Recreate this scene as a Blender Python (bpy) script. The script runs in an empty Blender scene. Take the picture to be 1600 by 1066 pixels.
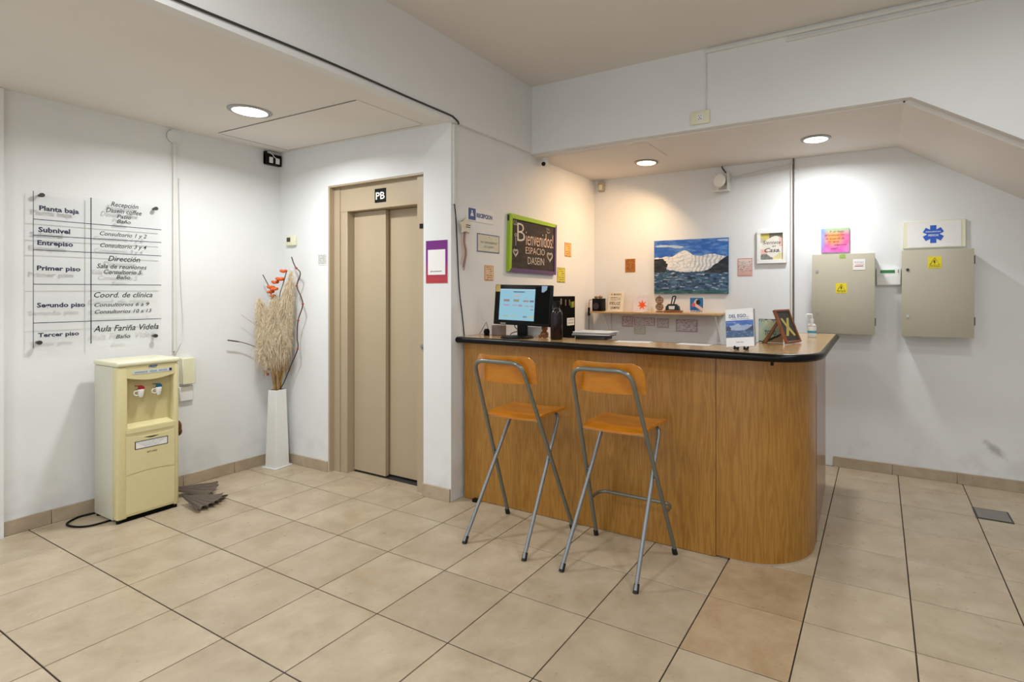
import bpy, bmesh, math, random
from mathutils import Vector, Matrix, noise
random.seed(7)
PI = math.pi
SC = bpy.context.scene
COL = SC.collection

# ------------------------------------------------------------------ camera, world, lights, exposure
cam = bpy.data.cameras.new('camera'); camo = bpy.data.objects.new('camera', cam); COL.objects.link(camo)
camo.location = (0, 0, 1.42); camo.rotation_euler = (PI/2, 0, 0.4945)
cam.sensor_width = 36; cam.lens = 18.716; cam.shift_x = -0.0786; cam.shift_y = -0.0466
cam.clip_start = .05; cam.clip_end = 60
SC.camera = camo
SC.view_settings.view_transform = 'Standard'; SC.view_settings.look = 'None'
SC.view_settings.gamma = 1; SC.view_settings.use_curve_mapping = False
SC.view_settings.exposure = 0.2
w = bpy.data.worlds.new('open_side_fill'); SC.world = w; w.use_nodes = True  # soft fill added through the room side left open, an assumed street front
bg = w.node_tree.nodes['Background']; bg.inputs[0].default_value = (.88, .94, 1, 1); bg.inputs[1].default_value = 1.0

def lamp(name, loc, power, color, size, spread=2.6):
    l = bpy.data.lights.new(name, 'AREA'); l.shape = 'DISK'; l.size = size; l.energy = power; l.color = color; l.spread = spread
    o = bpy.data.objects.new(name, l); COL.objects.link(o); o.location = loc
    return o
DAY = (.965, .985, 1)
lamp('lamp_alcove', (-3.585, 1.98, 2.582), 20, (.97, .99, 1), .17, 2.8)
lamp('lamp_desk_warm', (-1.79, 4.31, 2.548), 15, (1, .65, .36), .14, 2.4).rotation_euler = (0, .5, 0)
lamp('lamp_desk_cool', (-.415, 4.25, 2.548), 13, (.93, .97, 1), .15, 2.9)
for _x, _y, _p in ((-1.75, .5, 17), (-1.75, -1.6, 15), (.9, .5, 15), (.9, -1.6, 15), (.5, 2.2, 14), (-3.6, -.4, 12)):  # unseen hall lamps: first read off the beam's shadow, others added for even fill
    lamp('lamp_hall_unseen', (_x, _y, 3.10 if _x > -3 else 2.57), _p, DAY, .3, 3.0)

# ------------------------------------------------------------------ helpers
def lin(c):
    c = c/255.0
    return c/12.92 if c <= .04045 else ((c+.055)/1.055)**2.4
def L3(c): return (lin(c[0]), lin(c[1]), lin(c[2]), 1)

def mat(name, rgb, rough=.5, metal=0, var=.06, scale=30, bump=0, spec=.5, stretch=None, emis=None, es=0, coat=0, rnd=0):
    m = bpy.data.materials.new(name); m.use_nodes = True; nt = m.node_tree; b = nt.nodes['Principled BSDF']
    b.inputs['Roughness'].default_value = rough; b.inputs['Metallic'].default_value = metal
    b.inputs['Specular IOR Level'].default_value = spec; b.inputs['Coat Weight'].default_value = coat
    tc = nt.nodes.new('ShaderNodeTexCoord'); mp = nt.nodes.new('ShaderNodeMapping'); nz = nt.nodes.new('ShaderNodeTexNoise')
    nt.links.new(tc.outputs['Object'], mp.inputs[0]); nt.links.new(mp.outputs[0], nz.inputs['Vector'])
    if stretch: mp.inputs['Scale'].default_value = stretch
    nz.inputs['Scale'].default_value = scale; nz.inputs['Detail'].default_value = 4
    cr = nt.nodes.new('ShaderNodeValToRGB'); c = L3(rgb)
    cr.color_ramp.elements[0].position = .3; cr.color_ramp.elements[1].position = .7
    cr.color_ramp.elements[0].color = tuple(max(0, v*(1-var)) for v in c[:3])+(1,)
    cr.color_ramp.elements[1].color = tuple(min(1, v*(1+var)) for v in c[:3])+(1,)
    nt.links.new(nz.outputs['Fac'], cr.inputs[0]); nt.links.new(cr.outputs[0], b.inputs['Base Color'])
    if bump:
        bp = nt.nodes.new('ShaderNodeBump'); bp.inputs['Strength'].default_value = bump; bp.inputs['Distance'].default_value = .002
        nt.links.new(nz.outputs['Fac'], bp.inputs['Height']); nt.links.new(bp.outputs[0], b.inputs['Normal'])
    if emis:
        b.inputs['Emission Color'].default_value = L3(emis); b.inputs['Emission Strength'].default_value = es
    return m

def plaster(name, rgb, dirt=.05, scuffs=False):
    m = mat(name, rgb, rough=.72, var=.0, scale=3, spec=.25); nt = m.node_tree; b = nt.nodes['Principled BSDF']
    geo = nt.nodes.new('ShaderNodeNewGeometry')
    n1 = nt.nodes.new('ShaderNodeTexNoise'); n1.inputs['Scale'].default_value = 1.7; n1.inputs['Detail'].default_value = 6
    n2 = nt.nodes.new('ShaderNodeTexNoise'); n2.inputs['Scale'].default_value = 60; n2.inputs['Detail'].default_value = 3
    nt.links.new(geo.outputs['Position'], n1.inputs['Vector']); nt.links.new(geo.outputs['Position'], n2.inputs['Vector'])
    cr = nt.nodes.new('ShaderNodeValToRGB'); c = L3(rgb)
    cr.color_ramp.elements[0].position = .35; cr.color_ramp.elements[1].position = .6
    cr.color_ramp.elements[0].color = tuple(v*(1-dirt) for v in c[:3])+(1,); cr.color_ramp.elements[1].color = c
    nt.links.new(n1.outputs['Fac'], cr.inputs[0])
    out = cr.outputs[0]
    if scuffs:   # grime band close to the floor and a few grey rubs
        sep = nt.nodes.new('ShaderNodeSeparateXYZ'); nt.links.new(geo.outputs['Position'], sep.inputs[0])
        mr = nt.nodes.new('ShaderNodeMapRange'); mr.inputs[1].default_value = .06; mr.inputs[2].default_value = .45; mr.inputs[3].default_value = .28; mr.inputs[4].default_value = 0
        nt.links.new(sep.outputs[2], mr.inputs[0])
        mu = nt.nodes.new('ShaderNodeMath'); mu.operation = 'MULTIPLY'; nt.links.new(mr.outputs[0], mu.inputs[0])
        n3 = nt.nodes.new('ShaderNodeTexNoise'); n3.inputs['Scale'].default_value = 7; n3.inputs['Detail'].default_value = 8
        nt.links.new(geo.outputs['Position'], n3.inputs['Vector'])
        m3 = nt.nodes.new('ShaderNodeMapRange'); m3.inputs[1].default_value = .48; m3.inputs[2].default_value = .75
        nt.links.new(n3.outputs['Fac'], m3.inputs[0]); nt.links.new(m3.outputs[0], mu.inputs[1])
        mx = nt.nodes.new('ShaderNodeMix'); mx.data_type = 'RGBA'; nt.links.new(mu.outputs[0], mx.inputs[0])
        nt.links.new(out, mx.inputs[6]); mx.inputs[7].default_value = L3((150, 142, 135)); out = mx.outputs[2]
    nt.links.new(out, b.inputs['Base Color'])
    bp = nt.nodes.new('ShaderNodeBump'); bp.inputs['Strength'].default_value = .12; bp.inputs['Distance'].default_value = .003
    nt.links.new(n2.outputs['Fac'], bp.inputs['Height']); nt.links.new(bp.outputs[0], b.inputs['Normal'])
    return m

def tile_mat(name, a, b_, c_):
    m = mat(name, a, rough=.27, var=.0, spec=.45); nt = m.node_tree; b = nt.nodes['Principled BSDF']
    geo = nt.nodes.new('ShaderNodeNewGeometry'); oi = nt.nodes.new('ShaderNodeObjectInfo')
    ad = nt.nodes.new('ShaderNodeVectorMath'); ad.operation = 'MULTIPLY_ADD'
    nt.links.new(oi.outputs['Random'], ad.inputs[0]); ad.inputs[1].default_value = (37, 19, 5); nt.links.new(geo.outputs['Position'], ad.inputs[2])
    n1 = nt.nodes.new('ShaderNodeTexNoise'); n1.inputs['Scale'].default_value = 6; n1.inputs['Detail'].default_value = 9; n1.inputs['Roughness'].default_value = .66; n1.inputs['Distortion'].default_value = .25
    nt.links.new(ad.outputs[0], n1.inputs['Vector'])
    cr = nt.nodes.new('ShaderNodeValToRGB')
    cr.color_ramp.elements[0].position = .32; cr.color_ramp.elements[0].color = L3(b_)
    cr.color_ramp.elements[1].position = .66; cr.color_ramp.elements[1].color = L3(c_)
    e = cr.color_ramp.elements.new(.5); e.color = L3(a)
    nt.links.new(n1.outputs['Fac'], cr.inputs[0])
    hs = nt.nodes.new('ShaderNodeHueSaturation'); mr = nt.nodes.new('ShaderNodeMapRange'); mr.inputs[3].default_value = .93; mr.inputs[4].default_value = 1.06
    nt.links.new(oi.outputs['Random'], mr.inputs[0]); nt.links.new(mr.outputs[0], hs.inputs['Value']); nt.links.new(cr.outputs[0], hs.inputs['Color'])
    nt.links.new(hs.outputs[0], b.inputs['Base Color'])
    n2 = nt.nodes.new('ShaderNodeTexNoise'); n2.inputs['Scale'].default_value = 14; n2.inputs['Detail'].default_value = 5
    nt.links.new(geo.outputs['Position'], n2.inputs['Vector'])
    m2 = nt.nodes.new('ShaderNodeMapRange'); m2.inputs[3].default_value = .2; m2.inputs[4].default_value = .42
    nt.links.new(n2.outputs['Fac'], m2.inputs[0]); nt.links.new(m2.outputs[0], b.inputs['Roughness'])
    return m

def wood(name, light, dark, rough=.35, sx=14, sz=1.1, axis='Z', coat=0.0, fig=.5):
    """grain running along one axis, with cathedral figure"""
    m = bpy.data.materials.new(name); m.use_nodes = True; nt = m.node_tree; b = nt.nodes['Principled BSDF']
    b.inputs['Roughness'].default_value = rough; b.inputs['Coat Weight'].default_value = coat; b.inputs['Coat Roughness'].default_value = .15
    tc = nt.nodes.new('ShaderNodeTexCoord'); mp = nt.nodes.new('ShaderNodeMapping')
    nt.links.new(tc.outputs['Object'], mp.inputs[0])
    s = {'Z': (sx, sx, sz), 'X': (sz, sx, sx), 'Y': (sx, sz, sx)}[axis]
    mp.inputs['Scale'].default_value = s
    n1 = nt.nodes.new('ShaderNodeTexNoise'); n1.inputs['Scale'].default_value = .55; n1.inputs['Detail'].default_value = 2
    nt.links.new(mp.outputs[0], n1.inputs['Vector'])
    mu = nt.nodes.new('ShaderNodeMath'); mu.operation = 'MULTIPLY'; mu.inputs[1].default_value = 16; nt.links.new(n1.outputs['Fac'], mu.inputs[0])
    fr = nt.nodes.new('ShaderNodeMath'); fr.operation = 'PINGPONG'; fr.inputs[1].default_value = 1; nt.links.new(mu.outputs[0], fr.inputs[0])
    n2 = nt.nodes.new('ShaderNodeTexNoise'); n2.inputs['Scale'].default_value = 9; n2.inputs['Detail'].default_value = 6; n2.inputs['Roughness'].default_value = .7
    nt.links.new(mp.outputs[0], n2.inputs['Vector'])
    mx = nt.nodes.new('ShaderNodeMix'); mx.inputs[0].default_value = 1-fig
    nt.links.new(fr.outputs[0], mx.inputs[2]); nt.links.new(n2.outputs['Fac'], mx.inputs[3])
    cr = nt.nodes.new('ShaderNodeValToRGB'); cr.color_ramp.elements[0].position = .25; cr.color_ramp.elements[1].position = .7
    cr.color_ramp.elements[0].color = L3(dark); cr.color_ramp.elements[1].color = L3(light)
    nt.links.new(mx.outputs[0], cr.inputs[0]); nt.links.new(cr.outputs[0], b.inputs['Base Color'])
    return m

def attr_mat(name, rough=.5, emit=0):
    m = bpy.data.materials.new(name); m.use_nodes = True; nt = m.node_tree; b = nt.nodes['Principled BSDF']
    a = nt.nodes.new('ShaderNodeAttribute'); a.attribute_name = 'print'
    nt.links.new(a.outputs['Color'], b.inputs['Base Color']); b.inputs['Roughness'].default_value = rough
    if emit:
        nt.links.new(a.outputs['Color'], b.inputs['Emission Color']); b.inputs['Emission Strength'].default_value = emit
        b.inputs['Base Color'].default_value = (0, 0, 0, 1)
        nt.links.remove(b.inputs['Base Color'].links[0])
    return m

WO = {}   # world origin of every object
def link(o, origin, parent=None):
    COL.objects.link(o); WO[o] = Vector(origin)
    if parent is not None:
        o.parent = parent; o.location = Vector(origin)-WO[parent]
    else: o.location = origin
    return o
def tag(o, label=None, cat=None, group=None, kind=None):
    if label: o['label'] = label
    if cat: o['category'] = cat
    if group: o['group'] = group
    if kind: o['kind'] = kind
    return o
def thing(name, loc, label, cat, group=None):
    o = bpy.data.objects.new(name, None); o.empty_display_size = .05; link(o, loc); return tag(o, label, cat, group)

class MB:
    def __init__(s): s.bm = bmesh.new()
    def _add(s, fn):
        b2 = bmesh.new(); fn(b2); me = bpy.data.meshes.new('t'); b2.to_mesh(me); b2.free(); s.bm.from_mesh(me); bpy.data.meshes.remove(me); return s
    def box(s, x0, x1, y0, y1, z0, z1, bev=0, seg=2, M=None):
        def f(b):
            r = bmesh.ops.create_cube(b, size=1)
            bmesh.ops.scale(b, vec=(abs(x1-x0), abs(y1-y0), abs(z1-z0)), verts=b.verts)
            bmesh.ops.translate(b, vec=((x0+x1)/2, (y0+y1)/2, (z0+z1)/2), verts=b.verts)
            if bev: bmesh.ops.bevel(b, geom=b.edges[:], offset=bev, segments=seg, profile=.5, affect='EDGES')
            if M: bmesh.ops.transform(b, matrix=M, verts=b.verts)
        return s._add(f)
    def cyl(s, p, q, r, r2=None, n=20, caps=True):
        p = Vector(p); q = Vector(q); d = q-p
        def f(b):
            bmesh.ops.create_cone(b, cap_ends=caps, segments=n, radius1=r, radius2=r if r2 is None else r2, depth=d.length)
            M = Matrix.Translation((p+q)/2) @ d.to_track_quat('Z', 'Y').to_matrix().to_4x4()
            bmesh.ops.transform(b, matrix=M, verts=b.verts)
        return s._add(f)
    def ball(s, c, r, sc=(1, 1, 1), n=12):
        def f(b):
            bmesh.ops.create_uvsphere(b, u_segments=n*2, v_segments=n, radius=r)
            bmesh.ops.scale(b, vec=sc, verts=b.verts); bmesh.ops.translate(b, vec=c, verts=b.verts)
        return s._add(f)
    def lathe(s, c, prof, n=24, axis=(0, 0, 1)):
        """prof: list of (radius, height) turned about axis through c"""
        q = Vector(axis).to_track_quat('Z', 'Y'); c = Vector(c)
        rings = []
        for r, h in prof:
            rings.append([s.bm.verts.new(c+q@Vector((max(r, 1e-5)*math.cos(2*PI*k/n), max(r, 1e-5)*math.sin(2*PI*k/n), h))) for k in range(n)])
        for a, b in zip(rings, rings[1:]):
            for k in range(n): s.bm.faces.new((a[k], a[(k+1) % n], b[(k+1) % n], b[k]))
        if prof[0][0] > 1e-4: s.bm.faces.new(rings[0][::-1])
        if prof[-1][0] > 1e-4: s.bm.faces.new(rings[-1])
        return s
    def tube(s, pts, r, n=10, closed=False, flat=1.0):
        pts = [Vector(p) for p in pts]; N = len(pts); rings = []
        rr = r if isinstance(r, (list, tuple)) else [r]*N
        t0 = (pts[1]-pts[0]).normalized(); u = t0.orthogonal().normalized()
        if abs(t0.z) < .9: u = (Vector((0, 0, 1))-t0*t0.z).normalized()
        for i, p in enumerate(pts):
            if closed: t = (pts[(i+1) % N]-pts[i-1]).normalized()
            else: t = (pts[min(i+1, N-1)]-pts[max(i-1, 0)]).normalized()
            u = (u-t*u.dot(t)); u = u.normalized() if u.length > 1e-6 else t.orthogonal().normalized(); v = t.cross(u)
            rings.append([s.bm.verts.new(p+(u*math.cos(2*PI*k/n)+v*math.sin(2*PI*k/n)*flat)*rr[i]) for k in range(n)])
        M = N if closed else N-1
        for i in range(M):
            a = rings[i]; b = rings[(i+1) % N]
            for k in range(n): s.bm.faces.new((a[k], a[(k+1) % n], b[(k+1) % n], b[k]))
        if not closed:
            s.bm.faces.new(rings[0][::-1]); s.bm.faces.new(rings[-1])
        return s
    def prism(s, poly, d0, d1, plane='z'):
        """polygon extruded along the axis named by plane"""
        mk = {'z': lambda a, b, d: (a, b, d), 'y': lambda a, b, d: (a, d, b), 'x': lambda a, b, d: (d, a, b)}[plane]
        A = [s.bm.verts.new(mk(a, b, d0)) for a, b in poly]; B = [s.bm.verts.new(mk(a, b, d1)) for a, b in poly]
        n = len(poly); s.bm.faces.new(A); s.bm.faces.new(B)
        for k in range(n): s.bm.faces.new((A[k], A[(k+1) % n], B[(k+1) % n], B[k]))
        return s
    def build(s, name, m, parent=None, label=None, cat=None, group=None, kind=None, origin=None, smooth=True, M=None):
        if M is not None: bmesh.ops.transform(s.bm, matrix=M, verts=s.bm.verts)
        bmesh.ops.recalc_face_normals(s.bm, faces=s.bm.faces)
        if origin is None:
            xs = [v.co for v in s.bm.verts]
            origin = Vector(((min(v.x for v in xs)+max(v.x for v in xs))/2, (min(v.y for v in xs)+max(v.y for v in xs))/2, min(v.z for v in xs)))
        origin = Vector(origin)
        bmesh.ops.translate(s.bm, vec=-origin, verts=s.bm.verts)
        me = bpy.data.meshes.new(name); s.bm.to_mesh(me); s.bm.free(); me.materials.append(m)
        if smooth:
            me.polygons.foreach_set('use_smooth', [True]*len(me.polygons)); me.set_sharp_from_angle(angle=math.radians(38))
        o = bpy.data.objects.new(name, me); link(o, origin, parent); return tag(o, label, cat, group, kind)

def fillet(pts, r, n=6):
    pts = [Vector(p) for p in pts]; out = [pts[0]]
    for i in range(1, len(pts)-1):
        a, b, c = pts[i-1], pts[i], pts[i+1]
        d = min(r, (a-b).length*.49, (c-b).length*.49); p = b+(a-b).normalized()*d; q = b+(c-b).normalized()*d
        for k in range(n+1):
            t = k/n; out.append(p*(1-t)**2+b*2*t*(1-t)+q*t*t)
    out.append(pts[-1]); return out
def dense(pts, step=.03):
    out = [pts[0]]
    for a, b in zip(pts, pts[1:]):
        k = max(1, int((b-a).length/step))
        out += [a.lerp(b, q/k) for q in range(1, k+1)]
    return out
def spline(pts, n=6):
    pts = [Vector(p) for p in pts]; out = []
    for i in range(len(pts)-1):
        p0 = pts[max(i-1, 0)]; p1 = pts[i]; p2 = pts[i+1]; p3 = pts[min(i+2, len(pts)-1)]
        for k in range(n):
            t = k/n; out.append(.5*((2*p1)+(p2-p0)*t+(2*p0-5*p1+4*p2-p3)*t*t+(3*p1-p0-3*p2+p3)*t**3))
    out.append(pts[-1]); return out

def text(s, m, parent, plane, d, rect, shear=0, bold=0, name='lettering', ext=.0006, M=None):
    """flat lettering fitted to rect = (left, right, bottom, top) on a wall facing +X ('x'), -Y ('y'), or 'l' local xz"""
    c = bpy.data.curves.new('t', 'FONT'); c.body = s; c.shear = shear; c.offset = bold; c.resolution_u = 2
    to = bpy.data.objects.new('t', c); COL.objects.link(to)
    me = bpy.data.meshes.new_from_object(to); bpy.data.objects.remove(to); bpy.data.curves.remove(c)
    xs = [v.co.x for v in me.vertices]; ys = [v.co.y for v in me.vertices]
    x0, x1, y0, y1 = min(xs), max(xs), min(ys), max(ys); a0, a1, b0, b1 = rect
    org = Vector((d, (a0+a1)/2, b0)) if plane == 'x' else Vector(((a0+a1)/2, d, b0))
    for v in me.vertices:
        a = a0+(v.co.x-x0)/(x1-x0)*(a1-a0); b = b0+(v.co.y-y0)/(y1-y0)*(b1-b0)
        v.co = (Vector((d+ext, a, b)) if plane == 'x' else Vector((a, d-ext, b)))-org
        if M: v.co = M@(v.co+org)-(M@org)
    if M: org = M@org
    me.materials.clear(); me.materials.append(m); me.name = name
    o = bpy.data.objects.new(name, me); link(o, org, parent); return o

PRINT = {}
def picture(name, plane, d, rect, nx, ny, fn, parent=None, rough=.5, emit=0, M=None, **tg):
    """flat print: grid of small faces coloured by fn(u, v) -> sRGB, u right, v down"""
    a0, a1, b0, b1 = rect; vs = []; fs = []; cols = []
    org = Vector((d, (a0+a1)/2, b0)) if plane == 'x' else Vector(((a0+a1)/2, d, b0))
    for j in range(ny+1):
        for i in range(nx+1):
            a = a0+(a1-a0)*i/nx; b = b1+(b0-b1)*j/ny
            v = Vector((d, a, b)) if plane == 'x' else Vector((a, d, b))
            vs.append(((M@v)-(M@org)) if M else v-org)
    for j in range(ny):
        for i in range(nx):
            k = j*(nx+1)+i; f = (k, k+nx+1, k+nx+2, k+1); fs.append(f); c = L3(fn((i+.5)/nx, (j+.5)/ny)); cols += list(c)*4
    me = bpy.data.meshes.new(name); me.from_pydata(vs, [], fs)
    at = me.color_attributes.new('print', 'FLOAT_COLOR', 'CORNER'); at.data.foreach_set('color', cols)
    key = (rough, emit)
    if key not in PRINT: PRINT[key] = attr_mat('printed_surface', rough, emit)
    me.materials.append(PRINT[key]); o = bpy.data.objects.new(name, me); link(o, (M@org) if M else org, parent); return tag(o, **tg)
def fb(u, v, s=1, o=0): return noise.noise(Vector((u*s, v*s, o)))
def mixc(a, b, t):
    t = max(0, min(1, t)); return tuple(a[i]*(1-t)+b[i]*t for i in range(3))

# ------------------------------------------------------------------ materials
M_wall = plaster('white_wall_paint', (226, 227, 226), .04, True)
M_wallu = plaster('white_upper_wall_paint', (224, 225, 224), .03)
M_ceil = plaster('ceiling_paint', (224, 219, 213), .03)
M_tile = tile_mat('beige_floor_tile', (181, 165, 140), (168, 151, 125), (190, 175, 150))
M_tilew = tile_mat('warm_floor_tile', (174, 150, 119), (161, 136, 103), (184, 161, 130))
M_grout = mat('dark_grout', (48, 40, 32), .9)
M_base = tile_mat('skirting_tile', (172, 155, 132), (160, 142, 118), (182, 166, 143))
M_elev = mat('beige_elevator_paint', (174, 157, 130), .42, var=.02, scale=4)
M_elevd = mat('elevator_inner_edge', (146, 130, 102), .5)
M_black = mat('black_plastic', (7, 7, 8), .42, spec=.2)
M_blackm = mat('black_matte', (9, 9, 9), .8, spec=.1)
M_white = mat('white_plastic', (228, 228, 224), .4, var=.02)
M_cream = mat('cream_plastic', (214, 204, 156), .33, var=.02)
M_creamp = mat('pale_dispenser_side', (206, 204, 186), .4, var=.02)
M_creamr = mat('cream_recess', (202, 190, 140), .4, var=.03)
M_creaml = mat('cream_lid', (224, 221, 190), .3, var=.02)
M_cond = mat('white_conduit', (218, 216, 210), .5, var=.02)
M_dark = mat('dark_grey', (52, 50, 48), .5)
M_steel = mat('brushed_steel', (170, 170, 168), .3, 1)
M_tubeg = mat('grey_lacquered_tube', (122, 124, 116), .26, .55, var=.03)
M_rubber = mat('black_rubber', (14, 13, 12), .6)
M_counter = wood('oak_veneer', (168, 121, 50), (142, 94, 30), .36, 34, 2.6, 'Z', .1, .34)
M_top = wood('oak_worktop_laminate', (206, 168, 116), (190, 148, 94), .2, 2.0, 30, 'Y', .3)
M_side = mat('pinkish_laminate', (150, 112, 92), .22, var=.05, scale=5)
M_stool = wood('orange_beech_varnish', (202, 128, 22), (182, 106, 10), .26, 9, 1.2, 'X', .5, .25)
M_shelf = wood('pale_shelf_wood', (214, 178, 128), (188, 148, 98), .5, 20, 1.5, 'X')
M_paper = mat('white_paper', (232, 230, 226), .7, var=.02)
M_ink = mat('black_ink', (22, 22, 26), .6)
M_inkn = mat('navy_ink', (30, 34, 66), .6)
M_greybox = mat('grey_green_enamel', (180, 173, 153), .38, var=.02, scale=3)
M_yellow = mat('warning_yellow', (226, 206, 26), .5, var=.02)
M_lampring = mat('lamp_ring', (150, 150, 148), .35, .3, var=.02)

def emit_mat(name, rgb, s):
    m = mat(name, (240, 240, 240), .5, emis=rgb, es=s); return m
M_lcool = emit_mat('lamp_diffuser_cool', (255, 255, 255), 6)
M_lwarm = emit_mat('lamp_diffuser_warm', (255, 228, 180), 6)
M_acr = bpy.data.materials.new('clear_acrylic'); M_acr.use_nodes = True
_n = M_acr.node_tree; _b = _n.nodes['Principled BSDF']; _t = _n.nodes.new('ShaderNodeBsdfTransparent'); _t.inputs[0].default_value = (.985, .988, .988, 1)
_x = _n.nodes.new('ShaderNodeMixShader'); _x.inputs[0].default_value = .045
_b.inputs['Base Color'].default_value = (.85, .87, .87, 1); _b.inputs['Roughness'].default_value = .08
_n.links.new(_t.outputs[0], _x.inputs[1]); _n.links.new(_b.outputs[0], _x.inputs[2]); _n.links.new(_x.outputs[0], _n.nodes['Material Output'].inputs[0])

# ------------------------------------------------------------------ the setting
XL, YE, XC, YB = -4.503, 2.73, -2.565, 4.795
XR, YF = 2.2, -2.6
ZL, ZR, ZM = 2.605, 2.565, 3.125
def struct(name, mb, m, **k): return mb.build(name, m, kind='structure', **k)
floor = struct('floor', MB().box(XL-.1, XR+.1, YF, YB+.1, -.12, -.004), M_grout, origin=(0, 0, -.12))
S = .4175; OX, OY = -2.3787, 1.2071; G = .0028
def clip_tile(x0, x1, y0, y1):
    x0 = max(x0, XL+.012); x1 = min(x1, XR); y1 = min(y1, YB-.012)
    if x1-x0 < .02 or y1-y0 < .02: return None
    if x1 <= XC-.001:
        y1 = min(y1, YE-.001)
        return [(x0, y0), (x1, y0), (x1, y1), (x0, y1)] if y1-y0 > .02 else None
    if x0 < XC:
        if y0 >= YE-.02: x0 = XC+.002
        elif y1 > YE: return [(x0, y0), (x1, y0), (x1, y1), (XC+.002, y1), (XC+.002, YE-.001), (x0, YE-.001)]
    return [(x0, y0), (x1, y0), (x1, y1), (x0, y1)]
std = None
for i in range(-6, 11):
    for j in range(-9, 9):
        x0, y0 = OX+i*S+G, OY+j*S+G; x1, y1 = x0+S-2*G, y0+S-2*G
        p = clip_tile(x0, x1, y0, y1)
        if not p: continue
        full = len(p) == 4 and abs(p[1][0]-p[0][0]-S+2*G) < 1e-6 and abs(p[2][1]-p[1][1]-S+2*G) < 1e-6
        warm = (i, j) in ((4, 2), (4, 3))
        if full and std and not warm:
            o = bpy.data.objects.new('floor_tile', std); link(o, ((x0+x1)/2, (y0+y1)/2, -.01), floor); continue
        mb = MB(); mb.prism(p, -.01, 0, 'z')
        bmesh.ops.bevel(mb.bm, geom=[e for e in mb.bm.edges if all(v.co.z > -.001 for v in e.verts)], offset=.0012, segments=1, affect='EDGES')
        cx = (min(q[0] for q in p)+max(q[0] for q in p))/2; cy = (min(q[1] for q in p)+max(q[1] for q in p))/2
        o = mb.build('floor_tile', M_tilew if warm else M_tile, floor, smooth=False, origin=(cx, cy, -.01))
        if full and not warm: std = o.data

struct('wall_left', MB().box(XL-.1, XL, YF, YE+.25, 0, 2.64), M_wall)
struct('trim_1', MB().box(XL, XL+.03, .6, 1.098, 0, 2.61), M_wall)          # shallow pier at the left edge of the frame
EX0, EX1, EZ = -3.862, -2.822, 2.272
mb = MB().box(XL, EX0, YE, YE+.25, 0, 2.64).box(EX1, XC, YE, YE+.25, 0, 2.62).box(EX0, EX1, YE, YE+.25, EZ, 2.63)
struct('wall_elevator', mb, M_wall)
struct('wall_reception', MB().box(XC-.13, XC, YE+.25, YB+.1, 0, 2.6), M_wall)
M_wallb = plaster('white_back_wall_paint', (226, 227, 226), .04, True)
_nt = M_wallb.node_tree; _bs = _nt.nodes['Principled BSDF']; _src = _bs.inputs['Base Color'].links[0].from_socket   # a grey rub mark low on this wall
_g = _nt.nodes.new('ShaderNodeNewGeometry'); _m = _nt.nodes.new('ShaderNodeMapping'); _m.vector_type = 'TEXTURE'
_m.inputs['Location'].default_value = (.735, YB, .285); _m.inputs['Rotation'].default_value = (0, .75, 0); _m.inputs['Scale'].default_value = (.11, 1, .04)
_l = _nt.nodes.new('ShaderNodeVectorMath'); _l.operation = 'LENGTH'; _nt.links.new(_g.outputs['Position'], _m.inputs[0]); _nt.links.new(_m.outputs[0], _l.inputs[0])
_z = _nt.nodes.new('ShaderNodeTexNoise'); _z.inputs['Scale'].default_value = 45; _z.inputs['Detail'].default_value = 6; _nt.links.new(_g.outputs['Position'], _z.inputs['Vector'])
_a = _nt.nodes.new('ShaderNodeMath'); _a.operation = 'ADD'; _nt.links.new(_l.outputs['Value'], _a.inputs[0]); _nt.links.new(_z.outputs['Fac'], _a.inputs[1])
_r = _nt.nodes.new('ShaderNodeMapRange'); _r.inputs[1].default_value = .75; _r.inputs[2].default_value = 1.45; _r.inputs[3].default_value = .6; _r.inputs[4].default_value = 0; _nt.links.new(_a.outputs[0], _r.inputs[0])
_q = _nt.nodes.new('ShaderNodeMix'); _q.data_type = 'RGBA'; _nt.links.new(_r.outputs[0], _q.inputs[0]); _nt.links.new(_src, _q.inputs[6]); _q.inputs[7].default_value = L3((140, 134, 132)); _nt.links.new(_q.outputs[2], _bs.inputs['Base Color'])
struct('wall_back', MB().box(XC, XR, YB, YB+.1, 0, 2.6), M_wallb)
struct('wall_right', MB().box(XR, XR+.1, YF, YB+.1, 0, 3.2), M_wall)
struct('wall_shaft', MB().box(-4.0, XC-.13, 3.05, 3.1, 0, 2.6), M_blackm)
# ceilings and beams
mb = MB().prism([(XL, 2.613), (-2.60, 2.589), (-2.60, 2.75), (XL, 2.75)], YF, YE+.25, 'y')
struct('ceiling_alcove', mb, M_ceil)
struct('ceiling', MB().box(-2.53, XR, YF, 3.66, ZM, ZM+.08), M_ceil)
struct('trim_2', MB().box(-2.598, -2.53, YF, 3.64, 2.582, ZM+.05), M_wallu)   # beam over the edge of the alcove
struct('trim_3', MB().prism([(-2.66, ZM+.05), (-2.66, 2.575), (.161, 2.575), (XR, 2.575-.615*(XR-.161)), (XR, ZM+.05)], 3.64, 3.74, 'y'), M_wallu)
struct('ceiling_reception', MB().box(-2.6, .135, 3.70, YB+.05, ZR, ZR+.06), M_ceil)
struct('ceiling_stair', MB().prism([(.125, 2.566), (XR, 2.566-.615*(XR-.125)), (XR, 2.63-.615*(XR-.125)), (.125, 2.63)], 3.70, YB+.05, 'y'), M_ceil)
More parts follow.
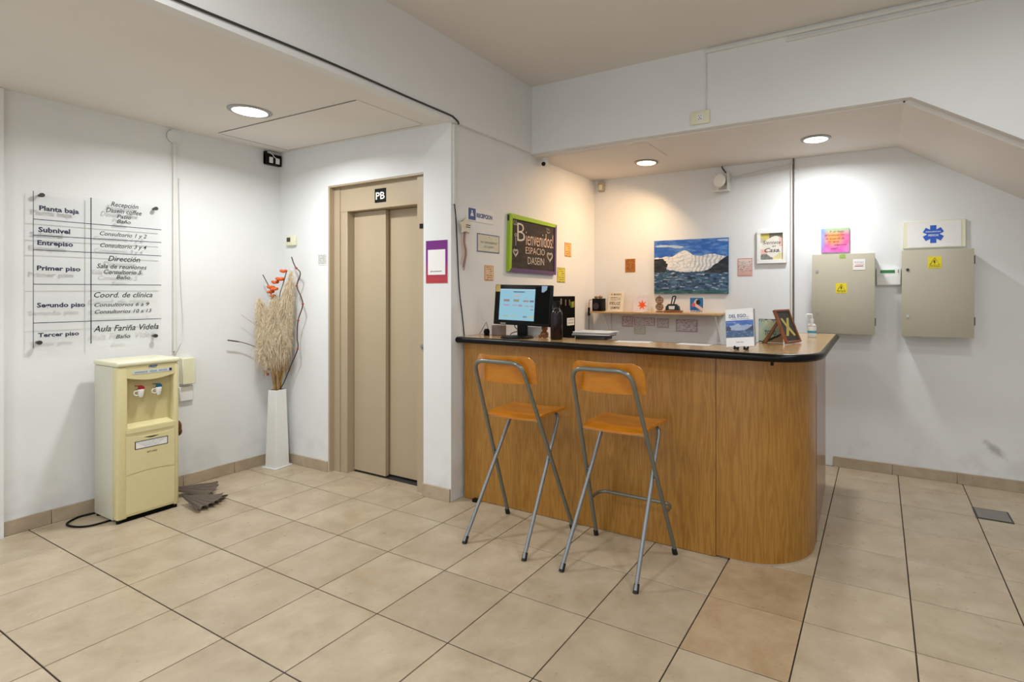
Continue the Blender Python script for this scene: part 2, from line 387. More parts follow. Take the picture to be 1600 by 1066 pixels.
# skirting
def skirt(name, a, b, fixed, axis, z=.082, t=.012, pieces=1, sgn=1, label=None):
    root = None
    for k in range(pieces):
        p = a+(b-a)*k/pieces+(.001 if k else 0); q = a+(b-a)*(k+1)/pieces-.001
        mb = MB()
        if axis == 'x': mb.box(p, q, fixed-t, fixed, 0, z-.0, .0015, 1)
        else: mb.box(fixed, fixed+t, p, q, 0, z, .0015, 1)
        if root is None: root = mb.build(name, M_base, kind='structure')
        else: mb.build('skirting_tile', M_base, root)
skirt('baseboard_left', .6, YE-.012, XL, 'y', .085, .012, 6)
skirt('baseboard_elevator', XL, EX0, YE, 'x', .082, .012, 2)
skirt('baseboard_pier', EX1-.005, XC-.002, YE, 'x', .088, .014, 1)
skirt('baseboard_back', -.335, XR, YB, 'x', .082, .014, 6)

# elevator doorway
door = MB().box(EX0, -3.78, YE+.045, YE+.1, 0, EZ).box(-2.912, EX1, YE+.028, YE+.1, 0, EZ).box(-3.78, -2.885, YE+.05, YE+.1, 2.066, EZ-.0)
df = struct('door_1', door, M_elev)
MB().box(EX0, EX0+.014, YE+.004, YE+.045, 0, EZ).build('door_reveal', M_elev, df)
MB().box(EX0+.014, EX1, YE+.004, YE+.028, EZ-.012, EZ).build('door_reveal', M_elev, df)
MB().box(-3.785, -3.70, YE+.052, YE+.20, 0, 2.066, .002, 1).build('door_jamb', M_elev, df)
MB().box(-2.915, -2.885, YE+.04, YE+.20, 0, 2.066, .002, 1).build('door_jamb', M_elev, df)
MB().box(-3.7815, -3.7795, YE+.046, YE+.0499, .01, 2.25).build('door_seam', M_elevd, df)
MB().box(-2.9135, -2.9125, YE+.03, YE+.0499, .01, 2.26).build('door_seam', M_elevd, df)
MB().box(-3.70, -2.915, YE+.1, YE+.20, 2.066, 2.1).build('door_header', M_elevd, df)
p1 = MB().box(-3.697, -3.335, YE+.112, YE+.145, .012, 2.064, .003, 1).build('door_panel', M_elev, df)
MB().box(-3.345, -2.917, YE+.152, YE+.175, .018, 2.064, .002, 1).build('door_panel', M_elev, df)
MB().box(-3.775, -2.89, YE+.001, YE+.108, -.006, .0).build('door_sill', M_tile, df, label='beige tiled threshold')
MB().box(EX0+.001, EX1-.001, YE+.0005, YE+.044, -.0065, -.0005).build('door_sill', M_tile, df)
MB().box(-3.7, -2.915, YE+.109, YE+.2, -.004, .004).build('door_track', M_dark, df)
MB().box(-3.7, -2.915, YE+.176, YE+.2, 0, .03).build('door_gap', M_blackm, df)
k = MB().cyl((-2.852, YE+.028, 1.04), (-2.852, YE+.016, 1.04), .018, n=16).cyl((-2.852, YE+.016, 1.04), (-2.852, YE+.008, 1.04), .009, n=12).build('door_lock', M_steel, df)
t = MB().box(-3.377, -3.258, YE+.046, YE+.0495, 2.108, 2.212).build('floor_sign', M_black, label='black square elevator floor sign reading PB in white', cat='sign')
text('PB', M_paper, t, 'y', YE+.046, (-3.365, -3.268, 2.13, 2.185), bold=.02)
MB().box(-2.885, -2.825, YE+.0235, YE+.0275, 1.882, 1.915).build('black_sticker', M_black, label='small black rectangular sticker on the elevator door frame', cat='sticker')

# ------------------------------------------------------------------ ceiling lamps, hatches
def downlight(c, r, ring, diff, label, drop=.012):
    t = thing('ceiling_light', c, label, 'ceiling light')
    MB().lathe(c, [(r*1.28, 0), (r*1.28, -.006), (r*1.16, -drop), (r*1.02, -drop), (r*1.0, -.004)], 40).build('lamp_ring', M_lampring, t)
    MB().lathe(c, [(r*1.01, -.004), (r*.9, -drop-.001), (0, -drop-.002)], 40).build('lamp_diffuser', diff, t)
downlight((-3.585, 1.98, 2.603), .098, None, M_lcool, 'large round recessed ceiling light above the water dispenser alcove')
downlight((-1.79, 4.31, ZR), .082, None, M_lwarm, 'round recessed ceiling light glowing warm yellow above the desk')
downlight((-.415, 4.25, ZR), .082, None, M_lcool, 'round recessed ceiling light glowing cool white near the sloped ceiling')
h = MB().prism([(-4.31, 2.6065), (-2.78, 2.587), (-2.78, 2.595), (-4.31, 2.612)], 2.16, 2.685, 'y').build('ceiling_hatch', M_ceil, label='large painted access hatch in the alcove ceiling', cat='hatch')
MB().box(-4.31, -2.78, 2.681, 2.6865, 2.585, 2.59, M=Matrix.Rotation(0, 4, 'X')).build('hatch_seam', M_dark, h) if False else None
MB().box(-2.40, -1.55, 3.745, 4.18, ZR-.004, ZR+.001).build('ceiling_hatch', M_ceil, label='small painted access panel in the ceiling above the reception desk', cat='hatch')
for (a, b) in (((-4.313, 2.18, 2.607), (-4.313, 2.684, 2.607)), ((-4.31, 2.688, 2.6072), (-2.80, 2.688, 2.5885)), ((-4.31, 2.156, 2.6072), (-2.79, 2.156, 2.5885))):
    MB().tube([a, b], .0016, 6).build('hatch_joint', M_dark, h)

# ------------------------------------------------------------------ acrylic directory
t = thing('directory_sign', (XL, 1.54, 1.07), 'large clear acrylic floor directory on standoffs, table lettering from Planta baja to Tercer piso', 'sign')
MB().box(-4.474, -4.469, 1.219, 1.866, 1.075, 2.035, .0012, 1).build('acrylic_panel', M_acr, t)
for y, z in ((1.255, 2.015), (1.832, 2.014), (1.244, 1.122), (1.83, 1.122)):
    so = MB().cyl((XL, y, z), (-4.474, y, z), .008, n=12).cyl((-4.469, y, z), (-4.458, y, z), .0125, n=16).build('standoff', M_dark, t)
lm = MB()
for z0, z1 in ((1.866, 1.869), (1.769, 1.779), (1.682, 1.684), (1.475, 1.478), (1.241, 1.241)):
    lm.prism([(1.219, z0-.0022), (1.866, z1-.0022), (1.866, z1+.0022), (1.219, z0+.0022)], -4.4688, -4.468, 'x')
lm.box(-4.4688, -4.468, 1.482, 1.487, 1.096, 2.036).box(-4.4688, -4.468, 1.2175, 1.2205, 1.09, 2.035)
lm.build('table_rule', M_inkn, t)
for s, r in (('Planta baja', (1.244, 1.426, 1.912, 1.952)), ('Subnivel', (1.24, 1.384, 1.79, 1.822)), ('Entrepiso', (1.236, 1.398, 1.703, 1.742)), ('Primer piso', (1.234, 1.433, 1.55, 1.588)),
             ('Segundo piso', (1.234, 1.456, 1.325, 1.363)), ('Tercer piso', (1.239, 1.426, 1.146, 1.18))):
    text(s, M_inkn, t, 'x', -4.468, r, bold=.035)
for s, r, in (('Recepción', (1.585, 1.733, 1.986, 2.027)), ('Dasein coffee', (1.559, 1.751, 1.953, 1.985)), ('Patio', (1.616, 1.693, 1.92, 1.946)), ('Baño', (1.616, 1.691, 1.887, 1.914)),
              ('Consultorio 1 y 2', (1.528, 1.78, 1.79, 1.826)), ('Consultorio 3 y 4', (1.53, 1.78, 1.713, 1.749)), ('Dirección', (1.57, 1.743, 1.632, 1.668)),
              ('Sala de reuniones', (1.512, 1.78, 1.583, 1.614)), ('Consultorio 5', (1.548, 1.753, 1.548, 1.577)), ('Baño', (1.613, 1.688, 1.515, 1.541)),
              ('Coord. de clínica', (1.499, 1.813, 1.392, 1.428)), ('Consultorios 6 a 9', (1.501, 1.795, 1.332, 1.358)), ('Consultorios 10 a 13', (1.503, 1.808, 1.287, 1.313)),
              ('Aula Fariña Videla', (1.496, 1.849, 1.169, 1.209)), ('Baño', (1.611, 1.687, 1.119, 1.145))):
    text(s, M_ink, t, 'x', -4.468, r, shear=.3, bold=.012)

# left wall conduit, box, cords
c = MB().box(XL, XL+.018, 1.945, 1.966, 1.0, 2.52, .002, 1)
c.build('cable_conduit', M_cond, label='white vertical cable conduit on the left wall above the water dispenser', cat='conduit')
j = MB().cyl((XL, 1.957, 2.552), (XL+.012, 1.957, 2.552), .052, n=32).build('junction_cover', M_wallu, label='round painted junction box cover high on the left wall', cat='box')
MB().tube([(XL+.013, 1.957+.052*math.cos(a), 2.552+.052*math.sin(a)) for a in [2.0+.25*k for k in range(12)]], .0012, 5).build('cover_rim', M_dark, j)
MB().tube(spline([(XL+.006, 1.985, 2.26), (XL+.006, 1.99, 1.9), (XL+.006, 1.998, 1.5), (XL+.006, 2.012, 1.14), (XL+.02, 1.975, 1.03), (XL+.02, 1.955, .985)]), .0028, 6).build('wall_cable', M_cond, label='thin white cord hanging beside the conduit down to the dispenser', cat='cord')
MB().box(XL, XL+.05, 1.99, 2.073, .755, .945, .003, 1).build('wall_box', M_creaml, label='cream rectangular wall box partly hidden behind the water dispenser', cat='box')
MB().box(XL, XL+.022, 1.985, 2.073, .63, .735, .004, 1).build('wall_socket_plate', M_white, label='white blank socket plate under the wall box behind the dispenser', cat='socket')

# black alarm unit in the corner
t = thing('alarm_unit', (-4.43, 2.64, 2.49), 'black open two-part security unit high in the alcove corner', 'alarm')
al = MB().box(-4.499, -4.462, 2.592, 2.722, 2.492, 2.583, .003, 1).box(-4.499, -4.47, 2.592, 2.607, 2.50, 2.6)
al.build('unit_body', M_black, t)
MB().box(-4.461, -4.456, 2.617, 2.648, 2.506, 2.556, .002, 1).build('white_insert', M_white, t, label='white insert')
MB().box(-4.461, -4.456, 2.670, 2.703, 2.506, 2.554, .002, 1).build('white_insert', M_white, t, label='white insert')
MB().tube(spline([(-4.45, 2.61, 2.59), (-4.452, 2.64, 2.575), (-4.452, 2.66, 2.555), (-4.455, 2.69, 2.55)]), .003, 6).build('unit_cord', M_white, t)

# thermostat, notice beside the elevator, colourful notice on the pier
t = thing('thermostat', (-4.32, YE, 1.816), 'small cream wall thermostat left of the elevator', 'thermostat')
MB().box(-4.385, -4.263, YE-.022, YE, 1.818, 1.9, .004, 2).build('thermostat_body', M_creaml, t)
MB().box(-4.366, -4.32, YE-.024, YE-.0215, 1.85, 1.885).build('display', M_dark, t)
t = thing('paper_notice', (-3.93, YE, 1.648), 'small grey paper notice taped left of the elevator frame', 'notice')
MB().box(-3.987, -3.874, YE-.0025, YE-.0005, 1.648, 1.859).build('sheet', M_paper, t)
picture('printed_lines', 'y', YE-.003, (-3.98, -3.88, 1.655, 1.73), 24, 18, lambda u, v: (120, 120, 120) if int(v*18) % 3 == 1 and fb(u, v, 30) > -.15 else (205, 204, 198), t)
t = thing('purple_notice', (-2.69, YE, 1.49), 'purple to red notice with a blank white square, right of the elevator', 'notice')
def _purple(u, v):
    c = mixc((110, 24, 120), (124, 26, 132), v*2) if v < .45 else mixc((124, 26, 132), (176, 52, 60), (v-.45)/.45)
    return c
MB().box(-2.795, -2.594, YE-.003, YE-.0006, 1.49, 1.786).build('sheet', M_paper, t)
picture('gradient_print', 'y', YE-.0034, (-2.795, -2.594, 1.49, 1.786), 4, 40, _purple, t, .35)
MB().box(-2.775, -2.613, YE-.0048, YE-.0036, 1.548, 1.722, .0004, 1).build('white_card', M_paper, t)
text('@PLACERDENTE', M_ink, t, 'y', YE-.0049, (-2.75, -2.645, 1.566, 1.576), bold=.01)

# conduits and cables at the pier and the beam
MB().box(XC, XC+.018, 2.742, 2.762, 2.03, 2.575, .002, 1).build('cable_conduit', M_cond, label='white vertical cable conduit on the pier edge above the star ornament', cat='conduit')
MB().tube(spline([(XC+.009, 2.752, 2.04), (XC+.006, 2.773, 1.92), (XC+.006, 2.795, 1.57), (XC+.006, 2.81, 1.41), (XC+.006, 2.835, 1.26), (XC+.006, 2.855, 1.122)]), .0035, 6).build('wall_cable', M_black, label='black cord running down the reception wall to the counter', cat='cord')
MB().tube(spline([(-2.524, .3, 2.617), (-2.524, 1.1, 2.618), (-2.524, 1.74, 2.624), (-2.524, 2.34, 2.614), (-2.524, 2.665, 2.611), (-2.524, 2.715, 2.604), (-2.524, 2.755, 2.586), (-2.53, 2.765, 2.576)]), .0062, 8).build('beam_cable', M_dark, label='dark cable running along the lower edge of the left beam', cat='cord')
MB().box(-1.068, XR, 3.622, 3.64, 3.085, 3.108, .002, 1).build('cable_conduit', M_cond, label='long white conduit along the top of the beam under the main ceiling', cat='conduit')
MB().box(-.53, XR, 3.627, 3.64, 3.05, 3.068, .002, 1).build('cable_conduit', M_cond, label='second white conduit just below the long ceiling conduit', cat='conduit')
t = thing('power_outlet', (-1.103, 3.64, 2.6), 'cream double power outlet high on the beam', 'outlet')
MB().tube([(-1.062, 3.634, 3.085), (-1.062, 3.634, 2.70)], .0035, 6).build('supply_cord', M_cond, t)
MB().box(-1.17, -1.036, 3.625, 3.64, 2.603, 2.695, .004, 2).build('outlet_plate', M_creaml, t)
MB().box(-1.128, -1.078, 3.622, 3.626, 2.622, 2.676, .002, 1).build('socket_face', M_white, t)
for px, pz in ((-1.112, 2.66), (-1.094, 2.66), (-1.103, 2.645), (-1.112, 2.635), (-1.094, 2.635)):
    MB().cyl((px, 3.6225, pz), (px, 3.6205, pz), .003, n=8).build('socket_hole', M_black, t)

# ------------------------------------------------------------------ water dispenser
DX0, DX1, DY0, DY1 = -4.425, -4.10, 1.482, 1.816
t = thing('water_dispenser', ((DX0+DX1)/2, (DY0+DY1)/2, 0), 'tall cream water dispenser with red and blue taps against the left wall', 'water dispenser')
MB().box(DX0, -4.165, DY0+.004, DY1-.004, .015, .963, .004, 2).build('cabinet_body', M_creamp, t)
front = MB()
FX = -4.105
front.box(-4.168, FX, DY0+.002, 1.540, .02, .963, .012, 3).box(-4.168, FX, 1.784, DY1-.002, .02, .963, .012, 3)
front.box(-4.168, FX-.002, 1.53, 1.79, .03, .575, .002, 1)
arc = [(1.53, .963), (1.53, .892)]+[(1.537+.248*k/12, .891-.021*math.sin(PI*k/12)) for k in range(13)]+[(1.79, .892), (1.79, .963)]
front.prism(arc, -4.168, FX-.001, 'x')
front.build('front_panel', M_cream, t)
MB().prism([(1.537, .575), (1.789, .575), (1.789, .9), (1.537, .9)], -4.168, -4.158, 'x').build('recess_back', M_creamr, t)
MB().prism([(-4.168, .57), (-4.106, .57), (-4.106, .577), (-4.16, .60), (-4.168, .60)], 1.54, 1.784, 'y').build('drip_ledge', M_cream, t)
def arcpanel(z0, z1, sag0, sag1, name):
    P = [(1.529+.258*k/12, z0-sag0*math.sin(PI*k/12)) for k in range(13)]+[(1.787-.258*k/12, z1-sag1*math.sin(PI*k/12)) for k in range(13)]
    mb = MB(); mb.prism(P, FX-.003, FX+.0035, 'x'); mb.build(name, M_cream, t)
arcpanel(.545, .572, -.0, 0, 'lower_rim'); arcpanel(.288, .528, -.012+.0, .014, 'service_door'); arcpanel(.045, .283, 0, -.012, 'service_door')
MB().prism([(1.622+.078*k/10, .509-.009*math.sin(PI*k/10)) for k in range(11)], FX+.003, FX+.0045, 'x').build('door_grip', M_dark, t)
lid = MB().box(DX0-.003, DX1+.002, DY0-.002, DY1+.002, .964, .996, .012, 3); lid.build('lid', M_creaml, t)
MB().box(-4.16, FX-.012, DY0+.03, DY1-.03, .0, .022).build('plinth', M_blackm, t)
for y in (DY0+.02, DY1-.02):
    for x in (DX0+.03, -4.125): MB().cyl((x, y, 0), (x, y, .021), .014, n=12).build('foot', M_black, t)
for y, m, nm in ((1.612, mat('tap_red', (150, 30, 34), .35), 'red lever'), (1.706, mat('tap_blue', (20, 84, 110), .35), 'blue lever')):
    tp = MB().cyl((-4.158, y, .793), (-4.118, y, .793), .011, n=14).lathe((-4.122, y, .762), [(.009, 0), (.014, .018), (.017, .045), (.016, .05)], 18)
    tp.tube(spline([(-4.122, y-.012, .803), (-4.121, y-.03, .803), (-4.121, y-.036, .79), (-4.121, y-.028, .777), (-4.121, y-.01, .776)], 4), .003, 6)
    tp = tp.build('tap', M_white, t, label='white tap with '+nm)
    MB().prism([(y-.013, .812), (y+.017, .811), (y+.015, .826), (y+.004, .836), (y-.028, .838), (y-.03, .834), (y-.010, .829)], -4.131, -4.113, 'x').build('tap_lever', m, tp)
st = MB().box(FX+.0002, FX+.001, 1.564, 1.774, .912, .932, 0).build('sticker', mat('pale_blue_print', (196, 208, 216), .4), t, label='pale blue information strip')
text('DISPENSADOR', M_inkn, st, 'x', FX+.001, (1.572, 1.64, .917, .927)); text('AGUA', mat('teal_print', (40, 140, 120), .5), st, 'x', FX+.001, (1.65, 1.69, .917, .928), bold=.02)
text('SERVICIO', M_inkn, st, 'x', FX+.001, (1.70, 1.745, .917, .927)); MB().box(FX+.001, FX+.0014, 1.757, 1.772, .914, .931).build('blue_square', M_inkn, st)
bl = MB().box(FX+.0002, FX+.0008, 1.655, 1.695, .955, .957).build('emblem', mat('brand_blue', (28, 84, 150), .4), t, label='small blue emblem')
text('FRIZE', bl.data.materials[0], bl, 'x', FX, (1.645, 1.692, .945, .960), shear=.3, bold=.03)
st = MB().box(FX+.0037, FX+.0043, 1.573, 1.749, .438, .489, .0).build('sticker', M_inkn, t, label='white framed instruction label')
MB().box(FX+.0043, FX+.005, 1.578, 1.744, .443, .484).build('label_paper', M_paper, st)
for q, z in enumerate((.474, .465, .456, .448)): text('IMPORTANTE NO DEJAR LA CANILLA'[:30-6*(q//2)], mat('label_ink', (50, 90, 140), .5) if q == 0 else bpy.data.materials['label_ink'], st, 'x', FX+.005, (1.584+.012*q, 1.738-.012*q, z, z+.005))
text('HOT COLD', M_dark, t, 'x', FX+.0035, (1.636, 1.69, .405, .416), bold=.02)
MB().ball((-4.2, 1.842, .512), .03, (1.1, .9, 1.6), 8).ball((-4.2, 1.85, .48), .025, (1, .9, 1.2), 8).build('brown_lump', mat('amber_brown', (96, 56, 24), .35, var=.4, scale=60), label='amber brown lumpy object poking out from behind the dispenser', cat='ornament', origin=(-4.2, 1.842, .45))  # unidentified brown lump, shape only approximate
MB().tube(spline([(-4.43, 1.56, .006), (-4.45, 1.47, .006), (-4.45, 1.41, .006), (-4.39, 1.345, .006), (-4.305, 1.345, .006), (-4.23, 1.39, .006), (-4.215, 1.47, .006), (-4.22, 1.53, .006)]), .006, 8).build('power_cord', M_black, t)
# rag behind the dispenser
M_rag = mat('grey_brown_rag', (104, 92, 80), .95, var=.15, scale=120, bump=.5)
bmr = bmesh.new(); N1, N2 = 64, 14
for (cx, cy, a0, a1, R, fr, hz) in ((-4.12, 1.835, -.1, 1.1, .25, 6, .026), (-4.36, 1.85, .5, 1.45, .29, 4, .034)):
    g = []
    for i in range(N1+1):
        a = a0+(a1-a0)*i/N1; col = []
        for q in range(N2+1):
            r = .01+(R*(.93+.07*math.sin((a-a0)*fr*PI/(a1-a0)*2)))*q/N2; f = abs(math.sin(a*fr*PI/(a1-a0)*.5*2))
            z = .006+hz*f*min(1, .5+q/N2)+.05*(1-q/N2)**2+.004*noise.noise(Vector((a*4, r*20, 0)))
            col.append(bmr.verts.new((max(cx+r*math.cos(a), -4.482), cy+r*math.sin(a), max(.003, z))))
        g.append(col)
    for i in range(N1):
        for q in range(N2): bmr.faces.new((g[i][q], g[i+1][q], g[i+1][q+1], g[i][q+1]))
mb = MB(); mb.bm.free(); mb.bm = bmr
mb.build('floor_rag', M_rag, label='crumpled grey-brown rag on the floor right of the water dispenser', cat='cloth')

# ------------------------------------------------------------------ dried flower arrangement
M_vase = mat('white_vase', (226, 226, 222), .25, var=.02)
VC = Vector((-4.345, 2.615, 0)); RZ = Matrix.Translation(VC) @ Matrix.Rotation(.12, 4, 'Z')
t = thing('floor_vase', VC, 'tall white tapered square floor vase in the corner left of the elevator', 'vase')
def frust(mb, h0, h1, z0, z1):
    a = [mb.bm.verts.new((sx*h0, sy*h0, z0)) for sx, sy in ((-1, -1), (1, -1), (1, 1), (-1, 1))]
    b = [mb.bm.verts.new((sx*h1, sy*h1, z1)) for sx, sy in ((-1, -1), (1, -1), (1, 1), (-1, 1))]
    for k in range(4): mb.bm.faces.new((a[k], a[(k+1) % 4], b[(k+1) % 4], b[k]))
    mb.bm.faces.new(a[::-1]); mb.bm.faces.new(b); return mb
mb = frust(MB(), .061, .046, .012, .632); bmesh.ops.bevel(mb.bm, geom=mb.bm.edges[:], offset=.003, segments=2, affect='EDGES')
mb.build('vase_body', M_vase, t, M=RZ)
MB().box(-.078, .078, -.078, .078, 0, .012, .002, 1, M=RZ).build('vase_base', M_vase, t)
MB().box(-.038, .038, -.038, .038, .6325, .6335, M=RZ).build('vase_mouth', M_dark, t)
M_pampas = mat('pampas_straw', (226, 210, 180), .95, var=.1, scale=40); M_straw = mat('straw_stem', (176, 138, 78), .8, var=.2)
M_twig = mat('dark_twig', (70, 44, 34), .8); M_orange = mat('orange_petals', (206, 92, 30), .7, var=.5, scale=120); M_red = mat('red_berry', (160, 44, 30), .6)
F0 = Vector((VC.x, VC.y, .634))
t = thing('dried_flowers', F0, 'dried pampas grass bouquet with orange blossoms and twisting twigs in the white vase', 'flowers')
rnd = random.Random(3)
def inroom(p): return Vector((max(p.x, -4.485), min(p.y, 2.712), p.z))
def plume(a, b, w, n):
    """feathery plume around the axis a->b"""
    n = int(n*1.4)
    a = Vector(a); b = Vector(b); ax = (b-a).normalized(); mb = MB(); bm = mb.bm
    mb.tube([a, a.lerp(b, .5), b], .003, 5)
    for k in range(n):
        s = rnd.random(); p = a.lerp(b, s); ang = rnd.uniform(0, 2*PI); o = ax.orthogonal().normalized(); o.rotate(Matrix.Rotation(ang, 3, ax))
        ww = w*(.1+1.15*math.sin(PI*min(1, s*.82+.17))**.8)*rnd.uniform(.5, 1.1); L = .06+.05*rnd.random()
        sw = ax.cross(o)*rnd.uniform(-.035, .035); dr = rnd.uniform(-.9, .5)
        pts = [p, p+o*ww*.45+ax*L*.45+sw*.3, p+o*ww*.85+ax*L*(.5+dr*.4)+sw, p+o*ww*rnd.uniform(.8, 1.2)+ax*(L*dr)+sw*1.6]
        pts = [inroom(q+Vector([rnd.uniform(-.006, .006) for _ in range(3)])) for q in pts]
        side = (pts[-1]-pts[0]).cross(Vector((rnd.uniform(-1, 1), rnd.uniform(-1, 1), rnd.uniform(-1, 1)))).normalized()*.0012
        vs = []
        for q, p_ in enumerate(pts): f = (1, .9, .6, .1)[q]; vs.append((bm.verts.new(p_-side*f), bm.verts.new(p_+side*f)))
        for q in range(3): bm.faces.new((vs[q][0], vs[q][1], vs[q+1][1], vs[q+1][0]))
    return mb.build('pampas_plume', M_pampas, t, origin=F0, smooth=False)
plume((-4.37, 2.57, .90), (-4.40, 2.51, 1.33), .062, 1700)
plume((-4.36, 2.58, .88), (-4.37, 2.54, 1.24), .078, 2000)
plume((-4.33, 2.60, .90), (-4.32, 2.58, 1.36), .078, 2000)
plume((-4.31, 2.63, .95), (-4.25, 2.64, 1.46), .062, 1700)
plume((-4.35, 2.56, .82), (-4.35, 2.53, 1.10), .085, 1700)
plume((-4.31, 2.60, .84), (-4.26, 2.61, 1.16), .075, 1500)
plume((-4.30, 2.64, 1.0), (-4.235, 2.66, 1.56), .04, 900)
for k in range(26):
    a = rnd.uniform(0, 2*PI); r0 = .03*rnd.random(); r1 = rnd.uniform(.03, .09)
    MB().tube(spline([F0+Vector((r0*math.cos(a), r0*math.sin(a), -.002)), inroom(F0+Vector((r1*.5*math.cos(a), r1*.5*math.sin(a), .13))), inroom(F0+Vector((r1*math.cos(a), r1*math.sin(a), rnd.uniform(.2, .36))))], 3), .0032, 5).build('dry_stem', M_straw, t)
mb = MB()
for k in range(70):
    a = rnd.uniform(0, 2*PI); r = rnd.uniform(.03, .11); p = inroom(F0+Vector((r*math.cos(a), r*math.sin(a), rnd.uniform(.14, .26))))
    mb.tube([p, inroom(p+Vector((rnd.uniform(-.03, .03), rnd.uniform(-.03, .03), rnd.uniform(-.06, .01))))], [.004, .0008], 4)
mb.build('dry_leaves', M_straw, t, kind='stuff')
MB().tube(spline([(-4.31, 2.62, 1.25), (-4.32, 2.62, 1.40), (-4.29, 2.63, 1.50), (-4.26, 2.64, 1.60)]), .0035, 6).build('flower_stem', M_twig, t)
for (x, y, z, s) in ((-4.27, 2.62, 1.60, .026), (-4.285, 2.60, 1.535, .03), (-4.315, 2.58, 1.51, .026), (-4.34, 2.56, 1.47, .028), (-4.30, 2.56, 1.455, .03), (-4.345, 2.56, 1.43, .026), (-4.32, 2.56, 1.40, .018)):
    f = MB().ball((x, y, z), s*.5, n=5)
    for q in range(6):
        a = q*PI/3+rnd.random(); f.ball((x+s*.62*math.cos(a), y+s*.62*math.sin(a), z+s*.15*math.sin(a*2)), s*.5, (1, 1, .85), 6)
    f.build('orange_blossom', M_orange, t)
tw = MB().tube(spline([(-4.33, 2.63, .634), (-4.31, 2.65, .69), (-4.241, 2.67, .842), (-4.16, 2.67, .97), (-4.167, 2.67, 1.061), (-4.155, 2.67, 1.198), (-4.095, 2.67, 1.32), (-4.115, 2.67, 1.39), (-4.171, 2.67, 1.48), (-4.125, 2.67, 1.58), (-4.18, 2.67, 1.627), (-4.21, 2.67, 1.66), (-4.241, 2.67, 1.717)], 5), .0042, 6).build('curly_twig', M_twig, t)
for z, x in ((.97, -4.158), (1.20, -4.15), (1.335, -4.09), (1.48, -4.17), (1.625, -4.175)): MB().ball((x, 2.668, z), .009, n=5).build('twig_bud', M_red, tw)
MB().tube(spline([(-4.36, 2.58, .85), (-4.42, 2.547, .937), (-4.44, 2.494, .986), (-4.45, 2.402, 1.029), (-4.45, 2.292, 1.056)]), [.003]*20+[.005]*5, 6).build('twig', M_twig, t)
MB().tube([(-4.38, 2.58, 1.0), (-4.43, 2.523, 1.14), (-4.44, 2.384, 1.251)], .0014, 5).build('twig', M_straw, t)
MB().tube([(-4.40, 2.60, 1.35), (-4.42, 2.606, 1.448), (-4.43, 2.547, 1.572)], .0035, 6).build('twig', M_twig, t)
for p in ((-4.40, 2.58, .80), (-4.42, 2.57, .86), (-4.385, 2.56, .76)): MB().ball(p, .011, n=5).build('red_berry', M_red, t)

# ------------------------------------------------------------------ reception counter
CT = 1.12
t = thing('reception_counter', (-1.4, 3.0, 0), 'curved oak reception counter with black edged worktop', 'counter')
MB().box(-2.545, -.7765, 2.836, 2.856, .003, 1.085, .001, 1).build('front_panel', M_counter, t)
cc = (-.65, 3.17); R = .333
path = [(-.7735, 2.837), (-.70, 2.837)]+[(cc[0]+R*math.cos(a), cc[1]+R*math.sin(a)) for a in [-PI/2+PI/2*k/20 for k in range(21)]]+[(-.3165, 3.275)]
def ribbon(path, th, z0, z1):
    P = [Vector((a, b)) for a, b in path]; inner = []
    for i, p in enumerate(P):
        d = (P[min(i+1, len(P)-1)]-P[max(i-1, 0)]).normalized(); inner.append(p+Vector((-d.y, d.x))*th)
    mb = MB(); mb.prism([tuple(p) for p in P]+[tuple(p) for p in inner[::-1]], z0, z1, 'z'); return mb
ribbon(path, .018, .012, 1.085).build('curved_panel', M_counter, t)
ribbon([(a+(.001), b) for a, b in path[1:-1]], .02, 0, .0115).build('toe_strip', M_base, t)
MB().prism([(-.318, 3.281), (-.336, 3.281), (-.372, 4.28), (-.352, 4.28)], .003, 1.085, 'z').build('side_panel', M_side, t, label='pinkish brown end panel')
MB().box(-2.545, -.8, 3.03, 3.05, 0, 1.085).build('inner_panel', M_side, t)
MB().prism([(-.62, 3.35), (-.60, 3.35), (-.60, 4.27), (-.62, 4.27)], 0, 1.085, 'z').build('inner_panel', M_side, t)
out = [(-2.56, 2.79), (-.60, 2.735)]
ctl = [(-.60, 2.735), (-.262, 2.735), (-.262, 3.15)]
out += [tuple(v[:2]) for v in fillet([(-.9, 2.743, 0), (-.265, 2.727, 0), (-.262, 3.3, 0)], .27, 14)[1:-1]][0:]
out += [(-.278, 4.27), (-.655, 4.27)]+[tuple(v[:2]) for v in fillet([(-.655, 3.6, 0), (-.655, 3.075, 0), (-1.2, 3.075, 0)], .2, 8)[1:-1]]+[(-2.56, 3.065)]
out = [p for i, p in enumerate(out) if i == 0 or (Vector(p)-Vector(out[i-1])).length > .004]
MB().prism(out, 1.087, CT, 'z').build('worktop', M_top, t)
rim = [(a, b, 1.1005) for a, b in out]
MB().tube(rim, .0205, 12, closed=True).build('edge_band', mat('black_edging', (5, 5, 6), .3, spec=.22), t, label='black rounded edge band')
MB().box(-2.44, -2.40, 2.80, 2.83, 0, .02).build('counter_foot', M_black, t)
MB().box(-.3185, -.3155, 3.272, 3.281, .003, .9).build('panel_seam', mat('reddish_seam', (92, 44, 28), .6), t, label='dark reddish seam')
MB().box(-.3385, -.3355, 3.066, 3.076, .85, .93).build('tape_strip', M_creaml, t, label='small cream tape strip')
MB().cyl((-.478, 2.80, 1.055), (-.478, 2.80, 1.083), .008, n=10).build('screw', M_black, t)

